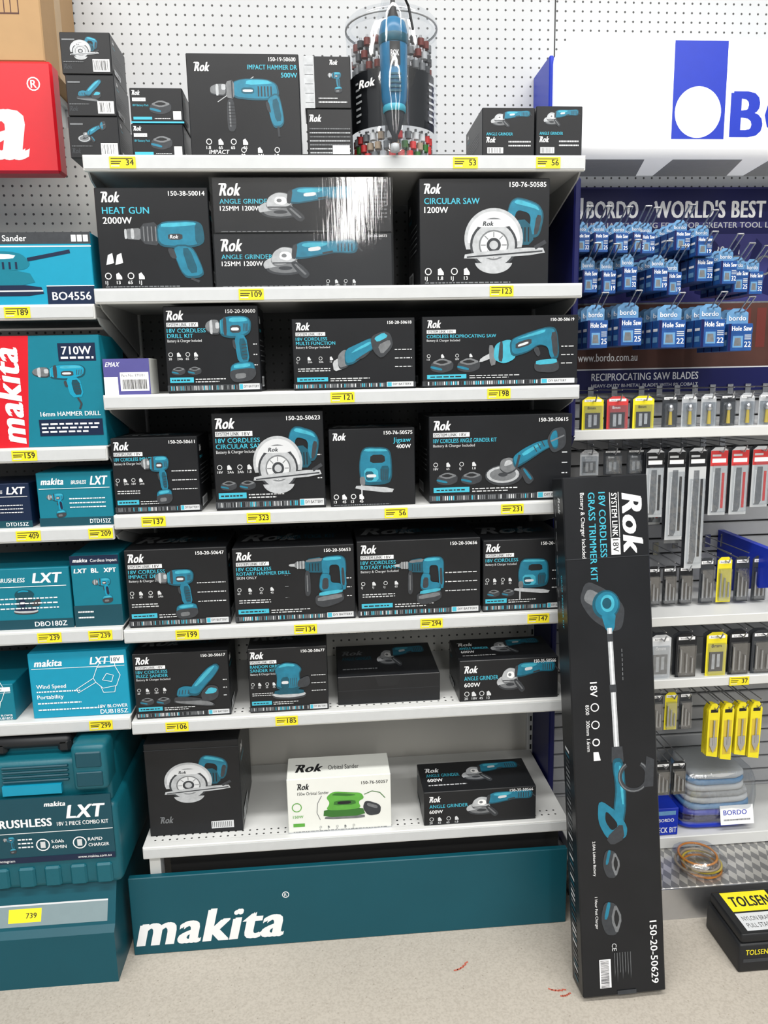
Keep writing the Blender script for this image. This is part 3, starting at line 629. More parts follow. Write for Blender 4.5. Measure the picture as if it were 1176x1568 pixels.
# ---------------------------------------------------------------- row 7
def a_csb(A):
    t_circ(A.fit((.20,.36,.88,.86),.94));A.logo(.12,.14,.07,'grey');A.rect(.66,.05,.9,.13,'print')
    for k in range(11): A.rect(.67+k*.02,.06,.675+k*.02,.12,'black2')
    A.rect(.0,.93,1,.935,'dk')
carton('circular_saw_box',.012,.272,T[6],.612,.05,.26,a_csb)
def a_green(A):
    A.logo(.10,.80,.11,'black2');A.t('150w Orbital Sander',.10,.70,.055,'black2',.30);A.t('150-76-50257',.97,.84,.055,'black2',.3,True,0,'R')
    t_orbgreen(A.fit((.34,.14,.84,.74),.68));A.ring(.09*A.w,.48*A.h,.014,.0025,'green');A.rect(.05,.12,.16,.18,'green');A.t('150W',.05,.28,.05,'green',.12,True);icons(A,.3,.09,5,.02,.08,'grey');A.rect(0,.0,1,.02,'lgrey');micro(A,.05,.95,.02,.01,'grey')
carton('orbital_sander_box',.400,.692,T[6],.498,.02,.12,a_green,mt='cream',side=lambda A:A.t('SANDER',.2,.5,.1,'green',.6),top=lambda A:(A.logo(.08,.3,.35,'black2'),A.t('Orbital Sander',.4,.35,.2,'black2',.3)))
carton('angle_grinder_box',.783,1.108,T[6],.436,.014,.16,a_g600,top=a_liddown)
# ---------------------------------------------------------------- grass trimmer box leaning
mb=MB();Ob=V3((1.152,-.287,.012));Ot=V3((1.128,-.092,1.336));Vv=(Ot-Ob);L=Vv.length;Vv.normalize()
Uu=V3((1,0,0));Uu=(Uu-Vv*Uu.dot(Vv)).normalized();Nn=Uu.cross(Vv);w,dp=.219,.086
M=Matrix((( Uu.x,-Nn.x,Vv.x,Ob.x),(Uu.y,-Nn.y,Vv.y,Ob.y),(Uu.z,-Nn.z,Vv.z,Ob.z),(0,0,0,1)))
mb.box(0,w,0,dp,0,L,'black',.003,M)
tl=Ob+Vv*L
A=Art(mb,tl,-Vv,Uu,L,w)
A.text('Rok',.045,.152,.050,'white',None,2,.22,'L',.150)
A.text('SYSTEM LINK',.044,.124,.014,'white',.11,True);A.P([(.158,.119),(.20,.119),(.20,.143),(.158,.143)],'white');A.text('18V',.161,.124,.015,'black2',.036,True);A.P([(.042,.119),(.156,.119),(.156,.1205),(.042,.1205)],'white');A.P([(.042,.1415),(.156,.1415),(.156,.143),(.042,.143)],'white')
A.text('18V CORDLESS',.040,.091,.017,'cyan',None,True,0,'L',.165);A.text('GRASS TRIMMER KIT',.040,.064,.017,'cyan',None,True,0,'L',.225);A.text('Battery & Charger Included',.040,.044,.010,'white',None,False,0,'L',.165)
P=A.P
S1=Sub(A,0,0,1,1,False,0)
def el(cx,cy,rx,ry,mt,n=24): P([(cx+rx*math.cos(2*math.pi*i/n),cy+ry*math.sin(2*math.pi*i/n)) for i in range(n)],mt)
S1.raw(chaikin([(.26,.05),(.285,.10),(.33,.15),(.39,.14),(.395,.11),(.36,.06),(.31,.03)]),'dk');S1.raw(chaikin([(.28,.055),(.30,.09),(.33,.07),(.31,.04)]),'grey')
el(.325,.100,.037,.036,'tealD');el(.324,.102,.032,.030,'teal');el(.322,.104,.022,.018,'tealL');el(.322,.102,.014,.012,'tealD')
S1.raw(chaikin([(.345,.085),(.345,.125),(.395,.118),(.395,.098)],1),'teal')
P([(.385,.100),(.385,.113),(.70,.120),(.70,.106)],'lgrey');P([(.385,.105),(.385,.109),(.70,.115),(.70,.111)],'white');P([(.40,.099),(.40,.114),(.42,.115),(.42,.0995)],'dk');P([(.53,.100),(.53,.118),(.55,.119),(.55,.101)],'dk')
P([(.69,.100),(.69,.128),(.73,.130),(.73,.098)],'dk');S1.raw(chaikin([(.72,.098),(.72,.130),(.84,.134),(.90,.122),(.91,.096),(.85,.098),(.80,.106)]),'tealD');S1.raw(chaikin([(.73,.102),(.73,.127),(.84,.130),(.895,.119),(.90,.10),(.85,.102),(.80,.110)]),'teal');S1.raw(chaikin([(.74,.116),(.74,.123),(.84,.127),(.84,.121)],1),'tealL')
A.ring(.770,.155,.042,.011,'dk',20,-2.6,2.6);A.ring(.770,.155,.040,.003,'grey',20,-2.6,2.6);P([(.80,.18),(.80,.205),(.73,.21),(.72,.19)],'dk')
S1.raw(chaikin([(.82,.060),(.88,.056),(.93,.080),(.93,.128),(.90,.134),(.86,.11)]),'teal');S1.raw(chaikin([(.85,.078),(.88,.075),(.908,.092),(.893,.112)]),'black');S1.raw(chaikin([(.885,.12),(.93,.125),(.945,.09),(.925,.075)],1),'dk')
A.text('18V',.52,.050,.018,'white',None,True)
A.text('8500',.578,.036,.009,'white');A.text('300mm',.618,.036,.009,'white');A.text('1.6mm',.665,.036,.009,'white')
A.ring(.585,.060,.011,.0025,'white');A.ring(.630,.060,.011,.0025,'white');A.ring(.675,.060,.010,.003,'white');P([(.70,.052),(.722,.052),(.722,.07),(.70,.065)],'white')
for i in range(7): P([(.44+.012*i,.135),(.44+.012*i+.008,.135),(.44+.012*i+.008,.137),(.44+.012*i,.137)],'grey')
t_batt(Sub(A,.955,.065,.075,.075,False,0));t_batt(Sub(A,1.09,.055,.09,.09,False,0))
for x,st in((.93,'2.0Ah Lithium Battery'),(1.075,'1 Hour Fast Charger')): A.text(st,x,.040,.007,'white',.11)
A.text('150-20-50629',1.315,.182,.018,'white',None,True,0,'R',.165)
P([(1.24,.045),(1.315,.045),(1.315,.075),(1.24,.075)],'white')
for k in range(24): x=1.243+k*.003;P([(x,.048),(x+random.uniform(.0008,.002),.048),(x+random.uniform(.0008,.002),.070),(x,.070)],'black2')
A.text('CE',1.20,.08,.012,'print')
for k in range(7): x0_=1.225;P([(x0_,.085+k*.007),(x0_+random.uniform(.05,.09),.085+k*.007),(x0_+.05,.0865+k*.007),(x0_,.0865+k*.007)],'grey')
P([(.205,.0),(.2065,.0),(.2065,.219),(.205,.219)],'dk')
P([(1.325,.09),(1.336,.09),(1.336,.14),(1.325,.14)],'dk')
A=Art(mb,tl+Nn*(-dp),-Vv,Nn,L,dp)
A.text('Rok',.05,.045,.016,'print',None,2,.22);A.text('GRASS TRIMMER KIT',.25,.045,.010,'cyan',None,True)
for k in range(10): A.P([(.05+.03*k,.02),(.07+.03*k,.02),(.07+.03*k,.024),(.05+.03*k,.024)],'grey')
x=.70
while x<1.32: A.P([(x,.022),(x+.007,.022),(x+.013,.052),(x+.006,.052)],random.choice(['grey','print','dk','tealD','grey']));x+=.0135
B=Art(mb,tl,Uu,-Nn,w,dp);B.rect(.0,.48,1,.5,'dk');B.rect(.42,0,.58,1,'dk')
mb.obj('grass_trimmer_box')
# ---------------------------------------------------------------- left bay goods
XR=-.002
def mkbox(name,X0,X1,Z0,Z1,y0,d,base,fn,top=None): return carton(name,X0,X1,Z0,Z1,y0,d,fn,mt=base,side=None,top=top if top else False)
def a_sander(A):
    A.rect(0,.84,1,1,'dk');A.t('Finishing Sander',.735,.88,.08,'white',.30,True,0,'R');
    for k in range(3): A.rect(.92+k*.025,.87,.94+k*.025,.96,'white')
    A.rect(.0,.80,1,.815,'white')
    d=A.sub(.46,.08,.30)
    d.P([(0,.2),(.1,.40),(.9,.40),(1,.2)],'mkteal');d.P([(.1,.4),(.0,.55),(.15,.68),(.8,.66),(.95,.5),(.85,.4)],'mkteal');d.P([(.15,.56),(.3,.64),(.75,.62),(.7,.56)],'white')
    for k in range(7): d.L([(.2+k*.09,.42),(.2+k*.09,.52)],.03,'navy')
    d.P([(-.05,.05),(0,.2),(1.05,.2),(1.1,.05)],'navy');d.L([(.9,.55),(1.5,.66)],.05,'navy');d.L([(-.02,.12),(1.08,.12)],.02,'print')
    A.rect(.80,.0,1,.26,'navy');A.t('BO4556',.82,.07,.11,'white',.17,True);A.rect(.80,.26,1,.27,'white')
mkbox('sander_box',-.56,XR,LT[0],1.949,.02,.2,'mkcyan',a_sander)
def a_hd(A):
    A.P([(0,0),(.655*A.w,0),(.70*A.w,A.h),(0,A.h)],'red')
    A.rect(.82,.77,.98,.93,'navy');A.t('710W',.835,.83,.07,'white',.13,True);micro(A,.83,.97,.79,.02,'white')
    t_drill(A.fit((.70,.34,.94,.74),.86),('mkcyan','tealL','mkdark'),False);A.rect(.71,.10,.985,.25,'navy');micro(A,.72,.97,.20,.015,'white');micro(A,.72,.97,.165,.015,'white');micro(A,.72,.92,.13,.015,'white')
    A.t('16mm HAMMER DRILL',.98,.28,.04,'white',.26,True,0,'R')
    B=Art(A.mb,A.O+A.U*(.655*A.w)+A.V*(.02*A.h),A.V,-A.U,A.h*.96,.2);B.k=60
    B.text('makita',.004,.005,.060,'white',None,2,.2,'L',A.h*.86)
mkbox('hammer_drill_box',-.56,XR,LT[1],1.710,.02,.22,'mkteal',a_hd)
def a_lxt(code,inner,sub_='BRUSHLESS'):
    def f(A):
        A.t('makita',.06,.78,.12,'white',.30,2,.2);A.t('LXT',.93,.76,.16,'white',.22,2,.2,'R');A.t(sub_,.66,.78,.07,'white',.20,True,.15,'R')
        A.rect(.0,.0,1,.16,'mkdark');A.t(code,.95,.04,.08,'white',.28,True,0,'R');inner(A)
        for k in range(3): micro(A,.42,.90,.50-.08*k,.02,'white')
        A.rect(.03,.70,.97,.71,'white')
    return f
mkbox('impact_driver_box',-.187,XR,LT[2],1.374,.02,.16,'mkteal',a_lxt('DTD152Z',lambda A:t_drill(A.fit((.12,.17,.36,.62),.86),('mkcyan','tealL','navy'))))
mkbox('impact_driver_box',-.40,-.205,LT[2],1.350,.02,.16,'navy',a_lxt('DTD153Z',lambda A:t_drill(A.sub(.10,.16,.22))))
mkbox('orbital_sander_box',-.46,-.128,LT[3],1.130,.02,.2,'mkteal',a_lxt('DBO180Z',lambda A:t_orb(A.sub(.55,.24,.22),('mkdark','mkcyan','navy'))))
def a_imp2(A):
    A.rect(0,0,1,.3,'mkdark');A.rect(0,.87,1,1,'navy');A.t('makita',.06,.91,.05,'white',.3,2,.2);A.t('Cordless Impact',.42,.91,.04,'white',.55);A.t('LXT',.06,.76,.06,'white',.26,2,.2);A.t('BL',.42,.76,.06,'white',.2,2);A.t('XPT',.68,.76,.06,'white',.26,2)
    t_drill(A.fit((.42,.33,.82,.68),.86),('mkcyan','tealL','navy'));micro(A,.08,.4,.2,.02,'white');micro(A,.08,.4,.12,.02,'white')
mkbox('impact_driver_box',-.124,XR,LT[3],1.158,.02,.2,'mkteal',a_imp2)
def a_blow(A):
    A.t('makita',.06,.80,.10,'white',.28,2,.2);A.t('LXT',.80,.80,.11,'white',.18,2,.2,'R');A.rect(.83,.80,.97,.92,'white');A.t('18V',.84,.83,.06,'mkdark',.12,True);A.rect(.03,.76,.97,.768,'white')
    A.t('Wind Speed',.06,.46,.06,'white',.3,True);A.t('Portability',.06,.30,.06,'white',.28,True);micro(A,.06,.5,.22,.02,'white');micro(A,.06,.5,.40,.02,'white');micro(A,.06,.7,.12,.02,'white')
    d=A.sub(.46,.36,.46)
    for pts in([(0,.1),(.4,.35),(.45,.25),(.05,.02),(0,.1)],[(.4,.35),(.5,.6),(.9,.62),(1,.4),(.9,.15),(.6,.1),(.45,.25)],[(.5,.6),(.6,.75),(.9,.72),(.9,.62)],[(.6,.3),(.7,.45),(.85,.4),(.8,.25),(.6,.3)],[(.55,.15),(.6,.0),(.85,.0),(.88,.14)]): d.L(pts,.012,'white')
    A.t('18V BLOWER',.97,.12,.05,'white',.3,True,0,'R');A.t('DUB185Z',.97,.03,.065,'white',.3,True,0,'R')
mkbox('blower_box',-.256,XR,LT[4],.900,.02,.24,'mkcyan',a_blow,top=lambda A:A.t('makita',.1,.3,.3,'white',.4,True,.2))
mkbox('blower_box',-.56,-.30,LT[4],.82,.02,.26,'mkteal',a_blow)
# tool case
mb=MB();cx0,cx1,cf=-.60,-.044,-.045;zb=.263
mb.box(cx0,cx1,cf,.33,zb,.50,'caseteal',.018,seg=3)
mb.box(cx0+.012,cx1-.012,cf+.012,.32,.49,.625,'caseteal',.016,seg=3)
mb.box(cx0+.10,cx1-.02,cf+.06,.28,.615,.655,'caseteal',.014,seg=3)
for a,b in((-.145,-.055),(-.50,-.41)):
    mb.box(a,b,cf-.012,cf+.07,.545,.672,'caseteal',.012,seg=2);mb.box(a+.012,b-.012,cf-.016,cf-.008,.56,.60,'mkdark',.002);mb.box(a+.012,b-.012,cf-.015,cf-.008,.612,.655,'mkdark',.003)
mb.box(-.36,-.16,cf+.04,cf+.075,.645,.675,'black2',.012,seg=2);mb.box(-.36,-.325,cf+.04,cf+.2,.630,.668,'black2',.008);mb.box(-.195,-.16,cf+.04,cf+.2,.630,.668,'black2',.008)
for k in range(8): mb.box(cx0+.02+k*.067,cx0+.063+k*.067,cf-.007,cf+.01,zb+.008,zb+.066,'caseteal',.005)
for k in range(4): mb.box(-.33,-.16,cf+.006,cf+.02,.568+k*.013,.574+k*.013,'mkdark',.002)
mb.box(cx0+.02,cx1-.012,cf-.004,cf+.001,.345,.530,'mkdark')
A=Art(mb,(-.372,cf-.004,.345),(1,0,0),(0,0,1),.315,.185)
A.t('LXT',.93,.66,.20,'white',.30,2,.2,'R');A.t('makita',.46,.86,.07,'white',.2,2,.2);A.t('BRUSHLESS',.03,.56,.12,'white',.48,2);A.t('18V 2 PIECE COMBO KIT',.55,.55,.06,'white',.42,True)
A.rect(0,.46,1,.47,'white');A.rect(-.6,.0,1,.09,'navy');t_drill(A.fit((.10,.16,.20,.42),.86));t_drill(A.fit((-.08,.16,.02,.42),.86));A.ring(.42*A.w,.27*A.h,.018,.003,'white');A.ring(.72*A.w,.27*A.h,.018,.003,'white')
for cxx in(.42,.72): A.rect(cxx-.02,.22,cxx+.02,.32,'print')
A.t('5.0Ah',.49,.29,.05,'white',.12,True);A.t('45MIN',.49,.2,.05,'white',.12,True);A.t('RAPID',.79,.29,.05,'white',.14,True);A.t('CHARGER',.79,.2,.05,'white',.17,True);A.t('www.makita.com.au',.97,.025,.04,'white',.3,False,0,'R');A.t('Instagram',.05,.025,.04,'white',.2)
for k in range(3): micro(A,.22,.34,.36-.06*k,.02,'white')
mb.box(-.33,-.18,cf+.002,cf+.014,.536,.562,'mkcyan')
mb.obj('tool_case')
# red sign with bracket plate, and carton on it
mb=MB();mb.box(-.95,-.096,.15,.205,2.113,2.37,'red',.006)
mb.box(-.93,-.15,.20,.449,2.355,2.3695,'shelfwhite');
for X in(-.90,-.18): mb.box(X,X+.02,.20,.449,2.30,2.355,'shelfwhite')
A=Art(mb,(-.95,.15,2.113),(1,0,0),(0,0,1),.862,.257);A.text('makita',.0,.035,.165,'white',None,2,.2,'L',.78);A.ring(.808,.205,.016,.003,'white');A.text('R',.801,.196,.018,'white',None,True)
mb.obj('brand_sign')
mb=MB();mb.box(-.62,-.112,.16,.44,2.372,2.72,'kraft',.003);mb.box(-.1125,-.1115,.27,.32,2.373,2.72,'tape')
A=Art(mb,(-.62,.16,2.372),(1,0,0),(0,0,1),.508,.35);A.rect(.80,.30,.90,.42,'brown');A.rect(.805,.31,.895,.41,'kraft');A.rect(.83,.31,.835,.41,'brown');A.rect(.86,.31,.865,.41,'brown')
mb.obj('cardboard_carton')
# ---------------------------------------------------------------- right bay
mb=MB();k=0
z=.10
while z<1.53: mb.box(1.24,2.7,.428,.449,z,z+.044,'slat',.003);z+=.05
mb.box(1.24,2.7,.44,.449,.0,1.55,'slotdark')
mb.obj('slatwall_panel')
mb=MB();mb.box(1.206,1.224,.10,.445,1.42,2.09,'bdark',.004);mb.box(1.206,1.224,.22,.445,0,1.42,'bdark',.004)
mb.prism([(.10,1.42),(.22,1.30),(.22,1.42)],1.206,1.224,'bdark','X');mb.obj('end_panel')
# poster
mb=MB();mb.box(1.272,2.36,.405,.4495,1.553,2.135,'bdark',.001)
mb.box(1.272,2.36,.405,.427,1.527,1.56,'bdark',.001)
A=Art(mb,(1.272,.405,1.527),(1,0,0),(0,0,1),1.088,.608)
def rr(x0,x1,z0,z1,m_): A.P([(x0-1.272,z0-1.527),(x1-1.272,z0-1.527),(x1-1.272,z1-1.527),(x0-1.272,z1-1.527)],m_)
rr(1.272,2.36,2.02,2.135,'bpurple');rr(1.272,2.36,2.035,2.13,'bdark');rr(1.272,2.36,1.80,2.0,'bpurple');rr(1.272,2.36,1.60,1.80,'brown');rr(1.272,2.36,1.795,1.800,'grey')
rr(1.272,2.36,1.527,1.60,'bdark');rr(1.272,2.36,1.598,1.602,'print')
tx=lambda s,x0,x1,z,h,m_='white',b=True:A.text(s,x0-1.272,z-1.527,h,m_,None,b,0,'L',x1-x0)
rr(1.290,1.335,2.045,2.105,'white');el2=[(1.313-1.272+.014*math.cos(i*.5),2.063-1.527+.014*math.sin(i*.5)) for i in range(13)];A.P(el2,'bblue')
tx('BORDO',1.345,1.505,2.048,.047,'white',2);tx("WORLD'S BEST",1.553,1.905,2.048,.047,'white',2);tx("INDUSTRIAL CUTTING EDGE FOR GREATER TOOL LIFE",1.30,1.95,2.018,.016,'print')
tx('14-30mm',1.715,1.83,1.94,.024,'print');tx('www.bordo.com.au',1.33,1.52,1.625,.024);tx('RECIPROCATING SAW BLADES',1.375,1.72,1.566,.022);tx('HEAVY-DUTY BI-METAL BLADES WITH 8% COBALT',1.375,1.72,1.545,.010,'print')
for k in range(14): rr(1.60+k*.05,1.63+k*.05,1.66,1.78,'darkred')
for k in range(8): A.P([(.42+k*.07,.30),(.47+k*.07,.46),(.49+k*.07,.44),(.45+k*.07,.29)],'bdark')
for k in range(6): A.ring(.55+k*.09,.38,.03,.006,'grey')
mb.obj('advertising_poster')
# light box sign
mb=MB()
mb.box(1.20,2.75,.18,.43,2.165,2.466,'signwhite',.04,seg=5)
mb.box(1.19,1.203,.29,.4495,2.19,2.45,'bblue',.003)
for k in range(5):
    x=1.24+k*.28;mb.add([(x,.22,2.1643),(x+.20,.22,2.1643),(x+.25,.40,2.1643),(x+.02,.40,2.1643)],[(0,3,2,1)],'ticket')
A=Art(mb,(0,.18,0),(1,0,0),(0,0,1),1,1)
A.P([(1.494,2.205),(1.640,2.205),(1.640,2.447),(1.494,2.447)],'bblue')
A.P([(1.565+.064*math.cos(i*math.pi/20),2.272+.064*math.sin(i*math.pi/20)) for i in range(40)],'signwhite')
A.text('BORDO',1.655,2.212,.112,'bblue',None,2,0,'L',.62)
mb.obj('light_box_sign')
# hooks & packets
def hook(mb,X,Z,y0,y1=.40):
    mb.cyl((X,y1,Z),(X,y0,Z-.004),.0022,.0022,'wire',6);mb.cyl((X,y0,Z-.004),(X,y0-.012,Z+.014),.0022,.0022,'wire',6)
    mb.cyl((X,y1,Z+.022),(X,y0-.01,Z+.026),.0016,.0016,'wire',6);mb.box(X-.009,X+.009,y1-.002,y1+.003,Z-.012,Z+.03,'wire')
def lhook(mb,X,Z,y0,y1=.40):
    for dx in(-.008,.008):
        mb.cyl((X+dx,y1,Z),(X+dx,y0+.02,Z),.0022,.0022,'wire',6);mb.cyl((X+dx,y0+.02,Z),(X+dx,y0-.03,Z+.035),.0022,.0022,'wire',6)
    mb.cyl((X-.008,y0-.03,Z+.035),(X+.008,y0-.03,Z+.035),.0022,.0022,'wire',6);mb.box(X-.012,X+.012,y1-.002,y1+.003,Z-.012,Z+.03,'wire')
def hspack(mb,X,Z,w,h,y,d=.04):
    mb.prism([(X-w*.45,Z-h*.34),(X+w*.45,Z-h*.34),(X+w*.45,Z-.008),(X+w*.2,Z+.004),(X-w*.2,Z+.004),(X-w*.45,Z-.008)],y+d*.5,y+d*.5+.0012,'packlight')
    mb.box(X-w/2,X+w/2,y,y+d,Z-h,Z-h*.34,'packblue',.001)
    A=Art(mb,(X-w/2,y,Z-h),(1,0,0),(0,0,1),w,h*.66)
    A.rect(0,0,.12,1,'bdark');A.rect(.12,.66,1,.95,'packblue');A.t('Hole Saw',.14,.74,.17,'white',.82,2);A.rect(.2,.12,.62,.55,'packlight');A.P([(.25*A.w,.18*A.h),(.56*A.w,.18*A.h),(.52*A.w,.48*A.h),(.28*A.w,.48*A.h)],'grey');A.t(random.choice(['19','22','25','32']),.68,.14,.2,'white',.28,True)
    for q in range(3): A.rect(.68,.42+.07*q,.95,.45+.07*q,'print')
    B=Art(mb,(X-w/2,y+d*.5-.0008,Z-h*.34),(1,0,0),(0,0,1),w,h*.34);B.t('bordo',.15,.25,.35,'white',.7,True)
    C=Art(mb,(X-w/2,y+d,Z-h),(0,-1,0),(0,0,1),d,h*.66);C.rect(.15,.2,.85,.4,'packlight');C.rect(.15,.6,.85,.7,'white')
mb=MB();hk=MB()
row1=[(1.252,1.992,.044),(1.300,1.990,.044),(1.350,1.986,.044),(1.402,1.988,.044),(1.425,1.984,.044),(1.528,1.994,.05),(1.580,1.976,.05)]
row2=[(1.275,1.900,.046),(1.322,1.895,.044),(1.372,1.902,.044),(1.460,1.900,.048),(1.508,1.890,.044),(1.590,1.925,.056),(1.650,1.915,.05),(1.695,1.895,.05),(1.745,1.890,.048)]
row3=[(1.288,1.770,.060),(1.385,1.776,.070),(1.500,1.768,.080),(1.612,1.768,.072),(1.700,1.756,.074)]
for row,hh in((row1,.078),(row2,.092),(row3,.112)):
    for i,(x,z,w_) in enumerate(row):
        j=random.uniform(0,.05)
        for q in range(4): hspack(mb,x,z,w_-.004,hh,.12+q*.045+j,d=.040)
        lhook(hk,x,z-.006,.10+j)
mb.obj('hole_saw_packets')
bl=MB()
def blister(X,Z,w,h,y,c,inner,n=2):
    for q in range(n):
        yy=y+q*.02
        cc=c if inner!='blade' else 'print'
        bl.prism([(X-w/2,Z-h),(X+w/2,Z-h),(X+w/2,Z-.01),(X+w*.25,Z),(X-w*.25,Z),(X-w/2,Z-.01)],yy+.008,yy+.0092,cc if q==0 else 'dk')
        if q: continue
        A=Art(bl,(X-w/2,yy+.008,Z-h),(1,0,0),(0,0,1),w,h)
        if inner=='blade':
            top=1-.055/h;A.rect(0,top,1,1-.01/h,c);A.rect(.1,top+.01/h,.9,top+.022/h,'white');A.rect(.1,top+.028/h,.6,top+.034/h,'print')
            A.rect(0,0,1,top,'ticket');A.P([(.2*A.w,.04*A.h),(.5*A.w,.04*A.h),(.62*A.w,.10*A.h),(.62*A.w,(top-.03)*A.h),(.3*A.w,(top-.03)*A.h)],'grey')
            n_=int(h/.006)
            for t_ in range(n_): zz=.06+t_*.8/n_*top;A.P([(.2*A.w,zz*A.h),(.27*A.w,zz*A.h),(.2*A.w,zz*A.h+.004)],'white')
            A.rect(.7,.1,.85,top-.1,c)
        else:
            A.rect(.1,.86,.9,.93,'white');A.t('bordo',.2,.875,.04,'black2',.6,True)
        if inner=='bits':
            for k in range(3): xx=X-w*.28+k*w*.28;bl.cyl((xx,yy+.003,Z-h*.88),(xx,yy+.003,Z-h*(.35+.1*k)),.0035,.0025,'steel' ,8)
        elif inner=='gold':
            bl.cyl((X,yy+.002,Z-h*.9),(X,yy+.002,Z-h*.5),.006,.004,'yellowD',8);bl.lathe((X,yy+.002,Z-h*.5),[(.004,0),(.009,.006),(.007,.018),(0,.022)],'steel',10)
        elif inner=='tool':
            A.rect(.15,.1,.85,.55,'dk' if c in('yellow','redL') else 'grey');A.rect(.3,.15,.45,.5,'lgrey');A.rect(.55,.2,.7,.5,'lgrey');A.t('8mm',.25,.65,.08,'white' if c!='yellow' else 'black2',.5,True)
        bl.box(X-w*.42,X+w*.42,yy-.004,yy+.0078,Z-h*.95,Z-h*.25,'blister')
    hook(hk,X,Z-.008,y-.012)
for X,c in((1.300,'yellow'),(1.372,'redL'),(1.448,'yellow')): blister(X,1.525,.062,.100,.17,c,'tool')
for k in range(8): blister(1.535+k*.058,1.525,.045,.095,.19,'lgrey' if k%3 else 'dk','gold',1)
for k,c in enumerate(('print','dk','dk')): blister(1.305+k*.07,1.372,.055,.075,.2,c,'tool',1)
for k,(c,h) in enumerate((('black2',.20),('black2',.27),('black2',.36),('redL',.20),('redL',.20),('redL',.18))): blister(1.490+k*.064,1.372,.052,h,.17,c,'blade')
for k,(h,c) in enumerate(((.2,'redL'),(.26,'redL'),(.3,'black2'))): blister(1.52+k*.064,1.335,.048,h,.24,c,'blade',1)
for k in range(3): blister(1.505+k*.05,1.02,.042,.12,.18,'black2','bits',1)
for k in range(4): blister(1.67+k*.055,1.04,.045,.14,.18,'yellow' if k in(1,) else 'dk','bits',1)
for X,c in((1.50,'print'),(1.578,'black2'),(1.67,'yellow'),(1.74,'black2'),(1.81,'dk')): blister(X,.835,.062,.135,.10,c,'tool' if c in('yellow','print') else 'bits')
for k in range(3): blister(1.505+k*.045,.645,.038,.12,.12,'yellow' if k==1 else 'dk','bits',1)
for k in range(2): blister(1.535+k*.05,.42,.045,.11,.12,'black2','bits',1)
bl.obj('drill_bit_blister_packs')
sb=MB()
for k in range(16):
    col=k//4;q=k%4
    X=1.672+col*.044+q*.007;Z=.612-q*.008;y=.10+q*.022;hh=.165+.012*(col%2)
    sb.prism([(X-.018,Z-hh),(X+.016,Z-hh-.006),(X+.018,Z-.02),(X+.008,Z),(X-.008,Z),(X-.018,Z-.02)],y,y+.004,'yellow')
    A=Art(sb,(X-.016,y,Z-hh),(1,0,0),(0,0,1),.032,hh);A.rect(.15,.84,.85,.9,'black2');A.rect(.12,.08,.88,.70,'yellowD')
    sb.cyl((X,y-.003,Z-.05),(X,y-.003,Z-.13),.003,.003,'steel',8)
    sb.prism([(X-.011,Z-.13),(X,Z-.155),(X+.011,Z-.13),(X+.011,Z-.105),(X-.011,Z-.105)],y-.004,y-.002,'steel')
    if q==0: hook(hk,X,Z-.008,y-.012)
sb.obj('spade_bit_packs')
hk.obj('peg_hooks')
mb=MB()
for z,y0,x0,tg in((1.420,.14,1.232,[]),(.880,.09,1.232,[]),(.688,.09,1.232,[(1.735,'37')])):
    mb.box(x0,2.7,y0,y0+.012,z-.014,z+.014,'shelfwhite',.002);mb.box(x0,2.7,y0+.01,.428,z+.008,z+.0125,'shelfwhite')
    for X,t_ in tg: tag(mb,X,z,t_,y0)
mb.prism([(.428,1.07),(.06,1.07),(.06,.98),(.428,.86)],1.83,1.85,'bblue','X')
mb.obj('display_shelf')
mb=MB();mb.box(1.245,2.7,-.02,.427,0,.10,'checker',.003);mb.box(1.245,2.7,-.024,-.02,.0,.10,'steel');mb.obj('checker_plate_base')
mb=MB();mb.box(1.26,2.7,.16,.426,.1015,.14,'shelfwhite',.002);mb.obj('base_shelf_deck')
carton('drill_bit_box',1.515,1.615,.142,.235,.17,.10,lambda A:(A.t('CHECK BIT',.1,.1,.2,'white',.85,True),A.t('BORDO',.35,.5,.12,'white',.5,True),A.rect(.1,.75,.9,.9,'packlight')),mt='bblue',side=None,top=False)
mb=MB();
def lump(mb,cx,cy,cz,rx,ry,rz,mt,n=24,k=12,p=.35,j_=.02):
    vs=[];
    for j in range(k+1):
        ph=-math.pi/2+math.pi*j/k
        for i in range(n):
            th=2*math.pi*i/n;f=lambda c:math.copysign(abs(c)**p,c);q=1+random.uniform(-j_,j_)
            vs.append((cx+rx*f(math.cos(ph))*f(math.cos(th))*q,cy+ry*f(math.cos(ph))*f(math.sin(th))*q,cz+rz*f(math.sin(ph))))
    mb.add(vs,[(j*n+i,j*n+(i+1)%n,(j+1)*n+(i+1)%n,(j+1)*n+i) for j in range(k) for i in range(n)],mt,True)
for k in range(9): lump(mb,1.755+random.uniform(-.006,.006),.275,.155+k*.021,.125-(.004*k),.09,.0125,['bblue','bdark','bblue','packlight','print','lgrey','print','packlight','print'][k],p=.45)
lump(mb,1.755,.275,.244,.132,.098,.102,'blister',p=.4,j_=.035)
A=Art(mb,(1.755,.168,.165),(1,0,0),(0,.25,.97),.11,.06);A.rect(0,0,1,1,'white');A.t('BORDO',.1,.5,.25,'bblue',.8,True);micro(A,.1,.9,.2,.08,'grey')
mb.obj('cleaning_cloth_bundle')
mb=MB()
for k in range(5):
    a=k*.9;mb.lathe((1.63+.010*math.cos(a*3),.06+.01*math.sin(a*2),.103+k*.009),[(.055,0),(.059,.004),(.055,.008),(.051,.004),(.055,0)],['orange','tan','yellowD','tan','orange'][k],28)
lump(mb,1.63,.06,.132,.075,.07,.03,'blister',p=.7,j_=.06)
mb.obj('cable_coil')
